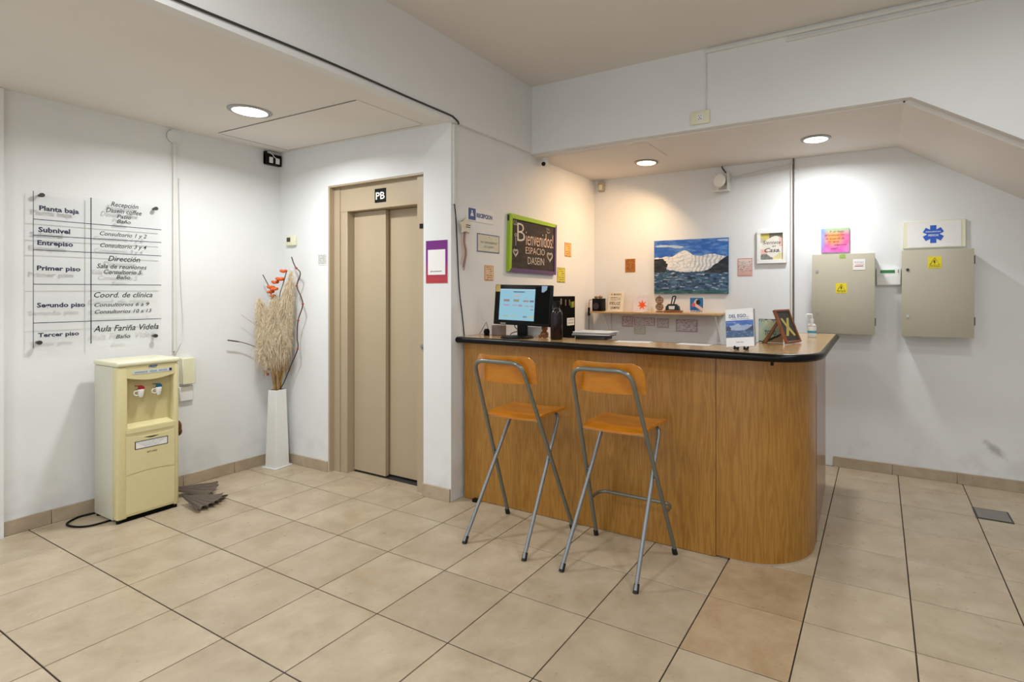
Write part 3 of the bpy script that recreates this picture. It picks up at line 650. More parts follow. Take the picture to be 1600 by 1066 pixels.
# ------------------------------------------------------------------ bar stools (local origin on the floor, facing +Y towards the counter)
def stool(name, label, footrest):
    t = thing(name, (0, 0, 0), label, 'bar stool')
    YT, YB_, ZT = -.195, .225, 1.04     # top and foot of the back frame
    bf = fillet([(-.243, YB_, .012), (-.165, YT, ZT), (.165, YT, ZT), (.243, YB_, .012)], .075, 8)
    b = MB().tube(dense(bf), .0115, 16).build('back_frame', M_tubeg, t, origin=(0, 0, 0))
    lf = fillet([(-.206, -.225, .012), (-.168, .19, .70), (.168, .19, .70), (.206, -.225, .012)], .06, 8)
    l = MB().tube(dense(lf), .0108, 16).build('leg_frame', M_steelg, t, origin=(0, 0, 0))
    for p, q, par in (((-.243, YB_, 0), (-.2405, .211, .034), b), ((.243, YB_, 0), (.2405, .211, .034), b), ((-.206, -.226, 0), (-.2045, -.207, .036), l), ((.206, -.226, 0), (.2045, -.207, .036), l)):
        MB().cyl(p, q, .0145, .0135, 14).build('rubber_foot', M_rubber, par)
    # pivot bolts
    for s in (-1, 1):
        MB().cyl((s*.176, .043, .451), (s*.216, .043, .451), .004, n=8).build('pivot_bolt', M_steel, b)
    MB().tube([(-.196, -.046, .695), (.196, -.046, .695)], .004, 8).build('cross_rod', M_steel, t)
    # curved plywood backrest
    g = MB(); bm = g.bm; nx, nz = 24, 10
    def bp(u, v, off):
        x = u*.205; yc = YT+.018+.062*(u*u)*1.0
        z = .918+v*.156; zt = z
        y = yc+.004+off+(.5-v)*.028
        return (x, y, zt)
    def outline(u, v):   # rounded upper corners
        if v > .5:
            k = (v-.5)/.5; lim = 1-.26*(1-math.sqrt(max(0, 1-k*k))); return u*lim
        return u
    fr = [[bm.verts.new(bp(outline(-1+2*i/nx, j/nz), j/nz, 0)) for i in range(nx+1)] for j in range(nz+1)]
    bk = [[bm.verts.new(bp(outline(-1+2*i/nx, j/nz), j/nz, .009)) for i in range(nx+1)] for j in range(nz+1)]
    for j in range(nz):
        for i in range(nx):
            bm.faces.new((fr[j][i], fr[j][i+1], fr[j+1][i+1], fr[j+1][i])); bm.faces.new((bk[j][i], bk[j+1][i], bk[j+1][i+1], bk[j][i+1]))
    for i in range(nx):
        bm.faces.new((fr[0][i], bk[0][i], bk[0][i+1], fr[0][i+1])); bm.faces.new((fr[nz][i], fr[nz][i+1], bk[nz][i+1], bk[nz][i]))
    for j in range(nz):
        bm.faces.new((fr[j][0], fr[j+1][0], bk[j+1][0], bk[j][0])); bm.faces.new((fr[j][nx], bk[j][nx], bk[j+1][nx], fr[j+1][nx]))
    g.build('backrest', M_stool, t, origin=(0, 0, 0))
    # seat: thin plywood with a waterfall edge towards the back frame
    g = MB(); bm = g.bm; nx, ny = 14, 12
    def sp(i, j, o):
        v = j/ny; u = -1+2*i/nx; hw = .176+.016*v
        y = -.055+v*.285; z = .728-.016*max(0, (1-v*3.5))**2-.006*(1-u*u)
        return (u*hw, y, z-o)
    tp = [[bm.verts.new(sp(i, j, 0)) for i in range(nx+1)] for j in range(ny+1)]
    bt = [[bm.verts.new(sp(i, j, .012)) for i in range(nx+1)] for j in range(ny+1)]
    for j in range(ny):
        for i in range(nx):
            bm.faces.new((tp[j][i], tp[j][i+1], tp[j+1][i+1], tp[j+1][i])); bm.faces.new((bt[j][i], bt[j+1][i], bt[j+1][i+1], bt[j][i+1]))
    for i in range(nx):
        bm.faces.new((tp[0][i], bt[0][i], bt[0][i+1], tp[0][i+1])); bm.faces.new((tp[ny][i], tp[ny][i+1], bt[ny][i+1], bt[ny][i]))
    for j in range(ny):
        bm.faces.new((tp[j][0], tp[j+1][0], bt[j+1][0], bt[j][0])); bm.faces.new((tp[j][nx], bt[j][nx], bt[j+1][nx], tp[j+1][nx]))
    g.build('seat', M_stool, t, origin=(0, 0, 0))
    if footrest:
        zf = .255; yy = YB_+(YT-YB_)*zf/ZT; w = .243-.078*zf/ZT
        MB().tube(fillet([(-w, yy, zf), (-w, yy+.115, zf+.008), (w, yy+.115, zf+.008), (w, yy, zf)], .06, 8), .0095, 10).build('footrest', M_tubeg, t, origin=(0, 0, 0))
    return t
M_steelg = mat('grey_steel_tube', (138, 142, 146), .38, .6, var=.0)
s1 = stool('bar_stool', 'left folding bar stool, orange wood seat and grey tube legs', False)
s2 = stool('bar_stool', 'right folding bar stool, orange wood seat and low footrest loop', True)
s1.location = (-1.868, 2.54, 0); s2.location = (-1.222, 2.54, 0)
for s in (s1, s2): s['group'] = 'folding bar stools in front of the counter'

# ------------------------------------------------------------------ things on the counter
# monitor
MY = 2.93
t = thing('computer_monitor', (-2.14, MY, CT), 'black square computer monitor showing a pale blue chart', 'monitor')
Mm = Matrix.Translation((-2.118, MY, 1.34)) @ Matrix.Rotation(math.radians(-4), 4, 'X') @ Matrix.Rotation(math.radians(1.2), 4, 'Y')
MB().box(-.232, .232, -.004, .022, -.137, .137, .004, 2, M=Mm).build('screen_housing', M_black, t)
MB().box(-.15, .15, .022, .05, -.1, .1, .01, 2, M=Mm).build('rear_housing', M_black, t)
def screen(u, v):
    if v < .04: return (176, 208, 224)
    c = (150, 200, 218)
    for (a, b, w, h_, cc) in ((.54, .09, .2, .012, (60, 80, 110)), (.5, .22, .11, .03, (222, 170, 168)), (.2, .37, .1, .035, (150, 110, 110)), (.48, .37, .1, .035, (140, 130, 100)), (.75, .38, .09, .03, (170, 120, 120)), (.92, .38, .07, .03, (110, 80, 110)),
                              (.2, .52, .11, .02, (190, 120, 160)), (.44, .52, .09, .025, (180, 150, 150)), (.6, .53, .08, .025, (170, 130, 150)), (.78, .53, .07, .02, (180, 150, 150)), (.93, .54, .06, .02, (170, 130, 150)), (.93, .65, .06, .02, (150, 110, 150)),
                              (.2, .87, .1, .025, (170, 180, 130)), (.42, .87, .09, .02, (180, 190, 140)), (.74, .88, .07, .02, (120, 130, 120)), (.92, .88, .08, .02, (200, 190, 120))):
        if abs(u-a) < w*.8 and abs(v-b) < h_: c = mixc(c, cc, .75)
    return c
picture('screen_image', 'y', -.0048, (-.187, .105, -.104, .108), 70, 54, screen, t, .3, .75, M=Mm)
MB().box(.105, .22, -.0052, -.0045, -.118, .122, M=Mm).build('screen_margin', M_blackm, t)
MB().box(-.225, -.187, -.006, -.0045, .088, .134, M=Mm).build('sticky_note', mat('note_tan', (196, 172, 96), .7), t, label='tan sticky note')
MB().prism([(.155, .09), (.17, .088), (.195, .105), (.2, .132), (.155, .132)], -.0062, -.0045, 'y').build('sticky_note', mat('note_blue', (150, 178, 204), .7), t, M=Mm, label='torn pale blue note')
MB().box(-.17, -.125, -.0052, -.0045, -.132, -.124, M=Mm).build('maker_badge', mat('badge_grey', (150, 150, 140), .4), t)
MB().box(-2.175, -2.105, MY+.02, MY+.05, CT+.012, 1.27, .004, 2).build('stand_neck', M_black, t)
MB().lathe((-2.145, MY-.02, CT+.0006), [(.11, 0), (.11, .006), (.1, .012), (.03, .016), (0, .016)], 32).build('stand_base', M_black, t)
MB().tube(spline([(-2.2, MY+.03, 1.24), (-2.2, MY+.03, 1.19), (-2.175, MY+.04, 1.165), (-2.2, MY, 1.15), (-2.21, MY-.01, 1.137)]), .003, 6).build('cable', M_black, t)
# things behind the monitor
MB().box(-2.435, -2.35, 3.0, 3.06, CT+.001, 1.192, .002, 1).build('grey_box', mat('taupe_box', (128, 112, 104), .6), label='small taupe box behind the left edge of the monitor', cat='box')
MB().box(-2.2, -2.035, 3.045, 3.05, CT+.001, 1.188).build('white_card', M_paper, label='upright white card behind the monitor stand', cat='card')
MB().tube([(-2.545, 3.0, CT+.005), (-2.50, 3.02, 1.212), (-2.452, 3.0, 1.13)], .0022, 6).build('wire_triangle', M_dark, label='thin wire triangle stand beside the reception wall', cat='stand')
MB().cyl((-2.455, 2.96, 1.148), (-2.437, 2.96, 1.148), .022, n=20).cyl((-2.462, 2.96, CT+.001), (-2.43, 2.96, CT+.004), .012, n=10).build('round_gadget', M_black, label='small round black gadget left of the monitor', cat='gadget')  # unidentified round black gadget on a small foot
# bear figurine
M_bear = mat('brown_spotted_ceramic', (130, 80, 34), .4, var=.6, scale=90)
t = thing('animal_figurine', (-1.985, 3.0, CT), 'small brown speckled animal figurine between monitor and dark bottle', 'figurine')
MB().ball((-1.985, 3.0, CT+.025), .027, (1.1, .9, .9)).ball((-2.01, 2.985, CT+.012), .013, (1.2, 1, .8), 8).ball((-1.96, 2.985, CT+.012), .013, (1.2, 1, .8), 8).build('figurine_body', M_bear, t)
MB().ball((-1.98, 2.995, CT+.065), .022).ball((-1.996, 3.0, CT+.084), .007, n=6).ball((-1.964, 3.0, CT+.084), .007, n=6).ball((-1.98, 2.975, CT+.062), .009, n=6).build('figurine_head', M_bear, t)
# dark bottle
t = thing('dark_bottle', (-1.845, 2.93, CT), 'tall dark red glass bottle with black cap beside the monitor', 'bottle')
MB().lathe((-1.845, 2.93, CT+.0005), [(.036, 0), (.040, .006), (.040, .155), (.037, .175), (.026, .195), (.021, .202), (.021, .215)], 28).build('bottle_body', mat('dark_red_glass', (26, 5, 5), .22, spec=.35), t)
MB().lathe((-1.845, 2.93, CT+.212), [(.0235, 0), (.0235, .034), (.02, .038), (0, .038)], 24).build('bottle_cap', M_black, t)
# key board on the wall
t = thing('key_board', (XC, 4.2, .99), 'black wall board hung with keys behind the dark bottle', 'board')
MB().box(XC, XC+.015, 4.012, 4.38, .995, 1.393, .002, 1).build('board_panel', M_blackm, t)
for q, (y, z, c_) in enumerate(((4.30, 1.33, (96, 140, 40)), (4.33, 1.33, (170, 190, 60)), (4.355, 1.335, (140, 90, 40)), (4.05, 1.32, (60, 110, 180)), (4.27, 1.35, (120, 90, 60)), (4.12, 1.36, (140, 120, 100)), (4.20, 1.35, (120, 100, 90)))):
    MB().box(XC+.016, XC+.022, y-.009, y+.009, z-.045, z+.012, .003, 2).build('key_tag', mat('key_tag_%d' % q, c_, .4), t)
sl = MB().box(XC+.0155, XC+.0175, 4.23, 4.36, 1.12, 1.19).build('paper_strip', M_paper, t)
text('LLAVES DE', M_ink, sl, 'x', XC+.0176, (4.25, 4.35, 1.165, 1.18)); text('CONSULTORIOS', M_ink, sl, 'x', XC+.0176, (4.24, 4.35, 1.135, 1.15))
# folders and papers at the back of the counter
t = thing('folder_stack', (-1.66, 3.1, CT), 'stack of grey folders and white papers at the back of the counter', 'folders')
for q, (a, m) in enumerate(((.2, M_dark), (.12, M_white), (.22, mat('folder_grey', (150, 150, 152), .5)), (.05, M_paper))):
    MB().box(-.13, .13, -.085, .085, q*.0075, q*.0075+.006, .001, 1, M=Matrix.Translation((-1.66+.004*q, 3.105, CT+.021)) @ Matrix.Rotation(a, 4, 'Z')).build('folder' if q < 3 else 'paper_sheet', m, t)
MB().box(-1.77, -1.55, 3.04, 3.15, CT+.0005, CT+.020, .002, 1).build('folder', M_dark, t)
def sheet(x, y, a, lab, w=.105, h_=.07):
    MB().box(-w, w, -h_, h_, 0, .0015, M=Matrix.Translation((x, y, CT+.0008)) @ Matrix.Rotation(a, 4, 'Z')).build('paper_sheet', M_paper, label=lab, cat='paper')
sheet(-1.33, 3.0, .15, 'loose white sheet lying on the counter right of the folder stack', .11, .05)
sheet(-.95, 3.015, -.05, 'loose white sheet lying on the counter left of the book', .1, .04)
# book on a stand
Mb = Matrix.Translation((-.650, 2.855, CT+.017)) @ Matrix.Rotation(math.radians(0), 4, 'Z') @ Matrix.Rotation(math.radians(-14), 4, 'X') @ Matrix.Rotation(math.radians(-5), 4, 'Y')
t = thing('book_on_stand', (-.65, 2.86, CT), 'white and blue book titled DEL EGO with a wave on its cover, propped up', 'book')
MB().box(-.073, .073, 0, .012, 0, .206, .0008, 1, M=Mb).build('book_block', M_paper, t)
def seapic(u, v, rocks=(20, 28, 40)):
    n = fb(u*9, v*26, 1, 3)+.6*fb(u*26, v*60, 1, 5)
    swirl = fb(u*4, v*9, 1, 14)
    if v < .33: c = mixc((36, 92, 176), (96, 140, 200), .35+.9*n+swirl)
    else: c = mixc((28, 58, 88), (84, 116, 142), .45+.9*n+.4*swirl)
    if v > .55 and fb(u*14+v*6, v*44, 1, 21) > .33: c = (160, 172, 184)
    if v > .55 and n < -.45: c = (20, 40, 62)
    if v < .2 and fb(u*4.3+1, v*13, 1, 31) > .32: c = mixc(c, (206, 212, 222), .75)
    crest = .33-.13*math.exp(-((u-.42)/.12)**2)-.05*math.exp(-((u-.78)/.13)**2)-.02*math.exp(-((u-.15)/.08)**2)+.02*fb(u*14, 0, 1, 9)
    base = .60-.05*((u-.5)/.3)**2+.012*fb(u*20, 3, 1)
    if crest < v < base:
        c = mixc((232, 230, 224), (190, 196, 204), .2+.9*n)
        if u > .5 and math.sin(u*120+v*22+4*swirl) > .35+.5*(u < .56): c = mixc(c, (130, 142, 156), .5)
        if u < .5 and abs(fb(u*12, v*12, 1, 40)) < .05: c = mixc(c, (170, 178, 190), .6)
    lr = .19-.10*max(0, (.44-v))*4+.03*fb(v*26, u*20, 1, 4)
    if v > .345+.03*fb(u*30, 7, 1)+max(0, u-.12)*.8 and v < .60 and u < lr: c = mixc(rocks, (58, 62, 60), .35+n)
    if v < .62 and v > .315+(1-u)*.95-.0+.03*fb(u*18, v*9, 1) and u > .66: c = mixc(rocks, (60, 64, 68), .35+n)
    if v > .94: c = mixc(c, (30, 90, 70), .5)
    return c
picture('cover_picture', 'y', -.0006, (-.073, .073, .05, .143), 44, 30, lambda u, v: mixc(seapic(u, v), (30, 70, 140), .35), t, .3, M=Mb)
M_blue = mat('title_blue', (34, 74, 134), .5)
text('DEL EGO...', M_blue, t, 'y', -.0006, (-.055, .05, .158, .177), bold=.015, M=Mb)
text('Y OTRAS CUESTIONES', M_blue, t, 'y', -.0006, (-.05, .052, .147, .153), M=Mb); text('Carlos Diaz', M_ink, t, 'y', -.0006, (-.02, .02, .022, .028), M=Mb)
for x in (-.673, -.622): MB().tube(spline([(x, 2.83, CT+.020), (x, 2.825, CT+.0085), (x, 2.86, CT+.008), (x, 2.912, CT+.0085), (x, 2.915, CT+.1)], 4), .0055, 8).build('stand_prong', M_black, t)
MB().box(-.095, .045, .028, .036, .012, .213, .003, 2, M=Mb @ Matrix.Translation((.028, .02, 0))).build('stand_back', mat('grey_stand', (150, 150, 150), .35), t)
# small acrylic picture
def todo(u, v):
    c = mixc((168, 190, 176), (196, 200, 160), .5+fb(u*3, v*3, 1, 2))
    if v < .12 and fb(u*20, v*20, 1) > .1: c = (80, 96, 100)
    e = .97-.42*u**1.5
    if v > e: c = (18, 18, 18) if v < e+.11 else (186, 146, 96)
    return c
t = thing('small_plaque', (-.58, 3.366, CT), 'small pale green plaque reading TODO behind the book', 'plaque')
MB().box(-.652, -.512, 3.36, 3.372, CT+.002, 1.263, .001, 1).build('plaque_board', M_black, t)
picture('plaque_print', 'y', 3.3594, (-.650, -.514, CT+.004, 1.261), 30, 26, todo, t, .3)
text('TODO', M_dark, t, 'y', 3.359, (-.617, -.55, 1.165, 1.195), bold=.02)
# framed picture on easel strut
t = thing('picture_frame', (-.5, 3.33, CT), 'tilted brown wooden picture frame with a gold letter, on a strut', 'picture frame')
P00, P10, P01 = Vector((-.472, 3.255, CT+.008)), Vector((-.416, 3.43, CT+.008)), Vector((-.556, 3.255, CT+.202))
eu = (P10-P00); wd = eu.length; eu.normalize(); ev = (P01-P00); ev = (ev-eu*ev.dot(eu)); hg = ev.length; ev.normalize(); en = eu.cross(ev)
Mf = Matrix(((eu.x, -en.x, ev.x, P00.x), (eu.y, -en.y, ev.y, P00.y), (eu.z, -en.z, ev.z, P00.z), (0, 0, 0, 1)))
M_frame = wood('brown_frame_wood', (150, 84, 44), (110, 56, 26), .35, 30, 4, 'Z')
b = .012
for r in ((0, wd, 0, b), (0, wd, hg-b, hg), (0, b, b, hg-b), (wd-b, wd, b, hg-b)):
    MB().box(r[0], r[1], -.004, .014, r[2], r[3], .0015, 1, M=Mf).build('frame_bar', M_frame, t)
MB().box(b*.9, wd-b*.9, .002, .010, b*.9, hg-b*.9, M=Mf).build('dark_backing', mat('dark_card', (52, 50, 50), .5), t)
MB().prism([(.035, .155), (.06, .155), (.085, .115), (.115, .155), (.14, .155), (.105, .10), (.15, .045), (.125, .04), (.09, .08), (.06, .045), (.03, .045), (.072, .1)], .0005, .0018, 'y').build('gold_letter', mat('gold_foil', (196, 180, 96), .45, .2), t, M=Mf)
MB().prism([(-.54, CT+.13), (-.525, CT+.13), (-.597, CT+.001), (-.622, CT+.001)], 3.285, 3.335, 'y').build('strut', wood('strut_wood', (132, 84, 36), (100, 60, 22), .5, 20, 2, 'Z'), t)
# sanitizer
t = thing('sanitizer_bottle', (-.405, 3.9, CT), 'clear hand sanitizer pump bottle with pale label near the end of the counter', 'bottle')
MB().lathe((-.405, 3.9, CT+.0006), [(.027, 0), (.029, .006), (.029, .075), (.022, .088), (.011, .096), (.011, .105)], 24).build('bottle_body', mat('translucent_plastic', (220, 224, 222), .15), t)
MB().lathe((-.405, 3.9, CT+.104), [(.013, 0), (.013, .02), (.006, .024), (.005, .045), (0, .045)], 18).tube(fillet([(-.405, 3.9, CT+.145), (-.405, 3.9, CT+.155), (-.437, 3.888, CT+.155), (-.443, 3.886, CT+.14)], .01, 4), .0065, 8).build('pump_head', M_white, t)
MB().lathe((-.405, 3.9, CT+.03), [(.0294, 0), (.0294, .016)], 24).build('label_band', mat('teal_band', (60, 150, 170), .4), t)
MB().lathe((-.405, 3.9, CT+.076), [(.0294, 0), (.0294, .003)], 24).build('label_band', mat('red_band', (190, 110, 110), .4), t)

# ------------------------------------------------------------------ reception wall
def flatx(name, y0, y1, z0, z1, m, label, cat, th=.003):
    t = thing(name, (XC, (y0+y1)/2, z0), label, cat); MB().box(XC+.0004, XC+th, y0, y1, z0, z1).build('sheet', m, t); return t
t = flatx('reception_sign', 2.885, 3.176, 1.937, 2.036, M_paper, 'white sign reading RECEPCION with a blue pictogram', 'sign', .005)
bs = MB().box(XC+.005, XC+.0058, 2.898, 2.975, 1.945, 2.028).build('blue_field', mat('sign_blue', (34, 74, 140), .4), t)
MB().cyl((XC+.0058, 2.936, 2.006), (XC+.0064, 2.936, 2.006), .0075, n=14).prism([(2.918, 1.972), (2.954, 1.972), (2.944, 1.997), (2.928, 1.997)], XC+.0058, XC+.0064, 'x').build('person_symbol', M_paper, bs)
text('RECEPCION', M_blue, t, 'x', XC+.005, (2.985, 3.162, 1.968, 2.001), bold=.05)
# star with ribbons
t = thing('star_ornament', (XC, 2.84, 1.58), 'white fabric star with hanging ribbons on the reception wall edge', 'ornament')
st5 = [((.068 if k % 2 == 0 else .034)*math.sin(k*PI/5)+2.842, (.068 if k % 2 == 0 else .034)*math.cos(k*PI/5)+1.89) for k in range(10)]
mb = MB().prism(st5, XC+.018, XC+.034, 'x'); bmesh.ops.bevel(mb.bm, geom=mb.bm.edges[:], offset=.005, segments=2, affect='EDGES')
mb.build('star', mat('natural_canvas', (222, 212, 190), .9, bump=.3), t)
MB().box(XC+.034, XC+.0352, 2.84, 2.885, 1.893, 1.899).box(XC+.034, XC+.0352, 2.84, 2.885, 1.879, 1.885).build('star_print', M_dark, t)
for y, l_, c_ in ((2.828, .23, (196, 168, 150)), (2.842, .25, (150, 122, 122)), (2.855, .21, (206, 190, 170)), (2.848, .27, (176, 150, 140))):
    MB().tube(spline([(XC+.02, y, 1.85), (XC+.02, y-.008, 1.78), (XC+.022, y+.006, 1.70), (XC+.018, y-.012, 1.85-l_)]), .006, 6, flat=.25).build('ribbon', mat('ribbon_%d' % int(l_*100), c_, .9), t)
t = flatx('blue_edged_card', 2.995, 3.249, 1.723, 1.857, mat('slate_blue', (70, 90, 120), .5), 'pale card edged in blue with two handwritten lines', 'card')
MB().box(XC+.003, XC+.0036, 3.002, 3.242, 1.730, 1.850).build('card_face', mat('cream_card', (208, 204, 186), .7), t)
text('NO DISPONEMOS', M_dark, t, 'x', XC+.0036, (3.03, 3.215, 1.787, 1.803)); text('DE CAMBIO', mat('pencil_blue', (80, 110, 140), .7), t, 'x', XC+.0036, (3.07, 3.185, 1.757, 1.772))
MB().ball((XC+.005, 3.125, 1.836), .003, n=5).build('pin', M_dark, t)
def card(name, y0, y1, z0, z1, rgb, edge, label):
    t = flatx(name, y0, y1, z0, z1, mat(name+'_edge', edge, .6), label, 'card')
    picture('card_print', 'x', XC+.0034, (y0+.006, y1-.006, z0+.006, z1-.006), 14, 20, lambda u, v: mixc(rgb, (70, 56, 50), .75 if (.15 < u < .85 and int(v*20) % 3 == 1 and fb(u*9, v*9, 1, 4) > -.1) else 0), t)
card('orange_card', 3.078, 3.18, 1.514, 1.628, (222, 186, 150), (206, 146, 96), 'small orange rimmed card between the blue edged card and the monitor')
card('tall_orange_card', 4.212, 4.328, 1.762, 1.892, (224, 176, 96), (206, 128, 70), 'small bright orange card right of the chalkboard')
card('yellow_card', 4.084, 4.217, 1.519, 1.654, (206, 196, 66), (150, 150, 50), 'yellow-green card below the right corner of the chalkboard')
# chalkboard
t = thing('chalkboard', (XC, 3.68, 1.585), 'chalkboard with green and purple frame reading Bienvenidos', 'chalkboard')
BX = XC+.03
MB().box(XC+.002, BX-.01, 3.35, 4.02, 1.592, 2.035).build('board_surface', mat('chalkboard_slate', (58, 50, 46), .85, var=.35, scale=9, stretch=(1, 1, 3)), t)
M_lime = mat('lime_paint', (150, 186, 24), .5); M_purp = mat('purple_paint', (92, 66, 110), .5)
MB().prism([(3.336, 1.59), (3.368, 1.622), (3.382, 2.008), (3.352, 2.045)], XC+.001, BX, 'x').build('frame_bar', M_lime, t)
MB().prism([(3.354, 2.046), (3.384, 2.010), (4.0, 2.004), (4.03, 2.032)], XC+.001, BX, 'x').build('frame_bar', M_lime, t)
MB().prism([(4.031, 2.031), (4.002, 2.003), (3.992, 1.612), (4.02, 1.585)], XC+.001, BX, 'x').build('frame_bar', M_purp, t)
MB().prism([(3.338, 1.589), (4.02, 1.584), (3.991, 1.612), (3.37, 1.62)], XC+.001, BX, 'x').build('frame_bar', M_purp, t)
M_ch = mat('white_chalk', (214, 204, 190), .95, var=.2, scale=200); M_chp = mat('pink_chalk', (232, 206, 184), .95, var=.2, scale=200)
D = BX-.01
text('B', M_ch, t, 'x', D, (3.455, 3.56, 1.84, 1.985), bold=-.012); text('ienvenidos!', M_chp, t, 'x', D, (3.575, 3.985, 1.815, 1.935), bold=-.008)
text('ESPACIO', M_chp, t, 'x', D, (3.57, 3.85, 1.745, 1.80), bold=-.01); text('DASEIN', M_ch, t, 'x', D, (3.60, 3.84, 1.66, 1.72), bold=-.01)
def heart(y, z, s, m):
    P = [(D+.001, y+s*16*math.sin(a)**3/17, z+s*(13*math.cos(a)-5*math.cos(2*a)-2*math.cos(3*a)-math.cos(4*a))/17) for a in [2*PI*k/28 for k in range(28)]]
    MB().tube(P, .0028, 5, closed=True).build('chalk_heart', m, t)
heart(3.93, 1.74, .048, M_ch); heart(3.93, 1.74, .036, M_ch); heart(3.432, 1.745, .035, M_ch); heart(3.432, 1.745, .025, M_ch)
MB().tube([(D+.001, 3.433, 1.865+.0), (D+.001, 3.435, 1.80)], .0025, 5).build('chalk_mark', M_ch, t)
MB().tube([(D+.001, 3.433+.012*math.cos(a), 1.885+.012*math.sin(a)) for a in [2*PI*k/12 for k in range(12)]], .0022, 5, closed=True).build('chalk_mark', M_ch, t)
for dy in (0, .02, .04): MB().tube(spline([(D+.001, 3.40+dy, 2.0), (D+.001, 3.405+dy, 1.97), (D+.001, 3.425+dy, 1.965)], 3), .002, 5).build('chalk_mark', M_ch, t)
for q in range(3): MB().tube([(D+.001, 3.88+.018*q, 1.985), (D+.001, 3.885+.018*q, 1.968)], .002, 5).build('chalk_mark', M_ch, t)
MB().tube(spline([(D+.001, 3.88, 1.958), (D+.001, 3.905, 1.945), (D+.001, 3.93, 1.955)], 4), .002, 5).build('chalk_mark', M_ch, t)

# ------------------------------------------------------------------ back wall
def flaty(name, x0, x1, z0, z1, m, label, cat, th=.003, y=YB):
    t = thing(name, ((x0+x1)/2, y, z0), label, cat); MB().box(x0, x1, y-th, y-.0004, z0, z1, .0006 if th > .004 else 0, 1).build('sheet', m, t); return t
t = thing('wave_painting', (-1.55, YB, 1.417), 'unframed sea painting of a huge white wave breaking between dark rocks', 'painting')
MB().box(-1.902, -1.193, YB-.022, YB-.001, 1.417, 1.921, .001, 1).build('canvas', mat('canvas_edge', (44, 84, 110), .7), t)
picture('painted_surface', 'y', YB-.0225, (-1.902, -1.193, 1.417, 1.921), 190, 135, seapic, t, .6)
t = flaty('orange_note', -2.216, -2.108, 1.627, 1.76, mat('ochre', (186, 110, 40), .6), 'small ochre and brown print left of the wave painting', 'picture')
picture('note_print', 'y', YB-.0035, (-2.211, -2.113, 1.635, 1.755), 16, 20, lambda u, v: mixc((196, 124, 44), (112, 70, 30), .5+1.2*fb(u*9, v*11, 1, 6)), t)
t = flaty('pink_drawing', -1.114, -.985, 1.573, 1.731, mat('pink_paper', (206, 150, 140), .7), 'pink rimmed drawing on the back wall right of the wave painting', 'picture')
picture('drawing_print', 'y', YB-.0035, (-1.106, -.993, 1.583, 1.722), 26, 30, lambda u, v: (96, 110, 120) if fb(u*16, v*16, 1, 3) > .25 and .1 < v < .85 else mixc((222, 206, 196), (206, 160, 150), v), t)
t = thing('framed_quote', (-.82, YB, 1.68), 'white framed floral print reading Sientete en Casa', 'picture frame')
for r in ((-.942, -.697, 1.679, 1.71), (-.942, -.697, 1.938, 1.965), (-.942, -.912, 1.71, 1.938), (-.727, -.697, 1.71, 1.938)):
    MB().box(r[0], r[1], YB-.03, YB-.001, r[2], r[3], .0015, 1).build('frame_bar', M_white, t)
def casa(u, v):
    c = (226, 220, 208)
    if v < .17+.06*math.sin(u*7): c = (206, 190, 96) if u < .38 else ((70, 66, 58) if int((u+v)*26) % 2 else (150, 146, 120))
    elif v < .35 and u < .5-v: c = (186, 176, 150)
    elif u > .82 and v < .5: c = (220, 182, 168)
    elif v > .6 and v < .78 and u < .3: c = (226, 178, 164)
    elif v > .82-.08*math.sin(u*9): c = ((80, 84, 74) if int((u*1.3-v)*30) % 2 else (150, 150, 140)) if u < .55 else (214, 200, 150)
    return c
picture('floral_print', 'y', YB-.012, (-.914, -.725, 1.708, 1.94), 44, 54, casa, t, .4)
text('Sientete', M_ink, t, 'y', YB-.012, (-.895, -.745, 1.845, 1.876), shear=.35); text('en', M_ink, t, 'y', YB-.012, (-.815, -.785, 1.82, 1.832), shear=.35)
text('Casa.', M_ink, t, 'y', YB-.012, (-.88, -.75, 1.775, 1.812), shear=.35, bold=.01)
t = thing('rainbow_canvas', (-.32, YB, 1.755), 'small square rainbow coloured canvas with handwritten quote, above the left cabinet', 'picture')
def rainb(u, v):
    r = math.hypot(u-.45, v-.38)
    c = mixc((246, 140, 60), (226, 80, 150), (r-.12)*3)
    if v < .3: c = mixc((130, 200, 130), c, v/.3)
    if u < .25: c = mixc((110, 150, 220), c, u/.25)
    if v > .6: c = mixc(c, (196, 84, 190), (v-.6)*2)
    n = fb(u*5, v*5, 1, 2); return mixc(c, (255, 230, 220), .15+.2*n)
MB().box(-.424, -.215, YB-.02, YB-.001, 1.755, 1.952, .001, 1).build('canvas', mat('dark_canvas_edge', (70, 70, 90), .6), t)
picture('rainbow_print', 'y', YB-.0205, (-.424, -.215, 1.755, 1.952), 34, 32, rainb, t, .45)
for q, (s, a0, a1) in enumerate((('Y si hoy', -.36, -.25), ('el cuerpo no', -.395, -.25), ('se acuerda de', -.39, -.25), ('lo que', -.375, -.29), ('alguna', -.33, -.235), ('vez?', -.35, -.3))):
    text(s, M_ink, t, 'y', YB-.0205, (a0, a1, 1.915-.027*q, 1.932-.027*q), shear=.3)
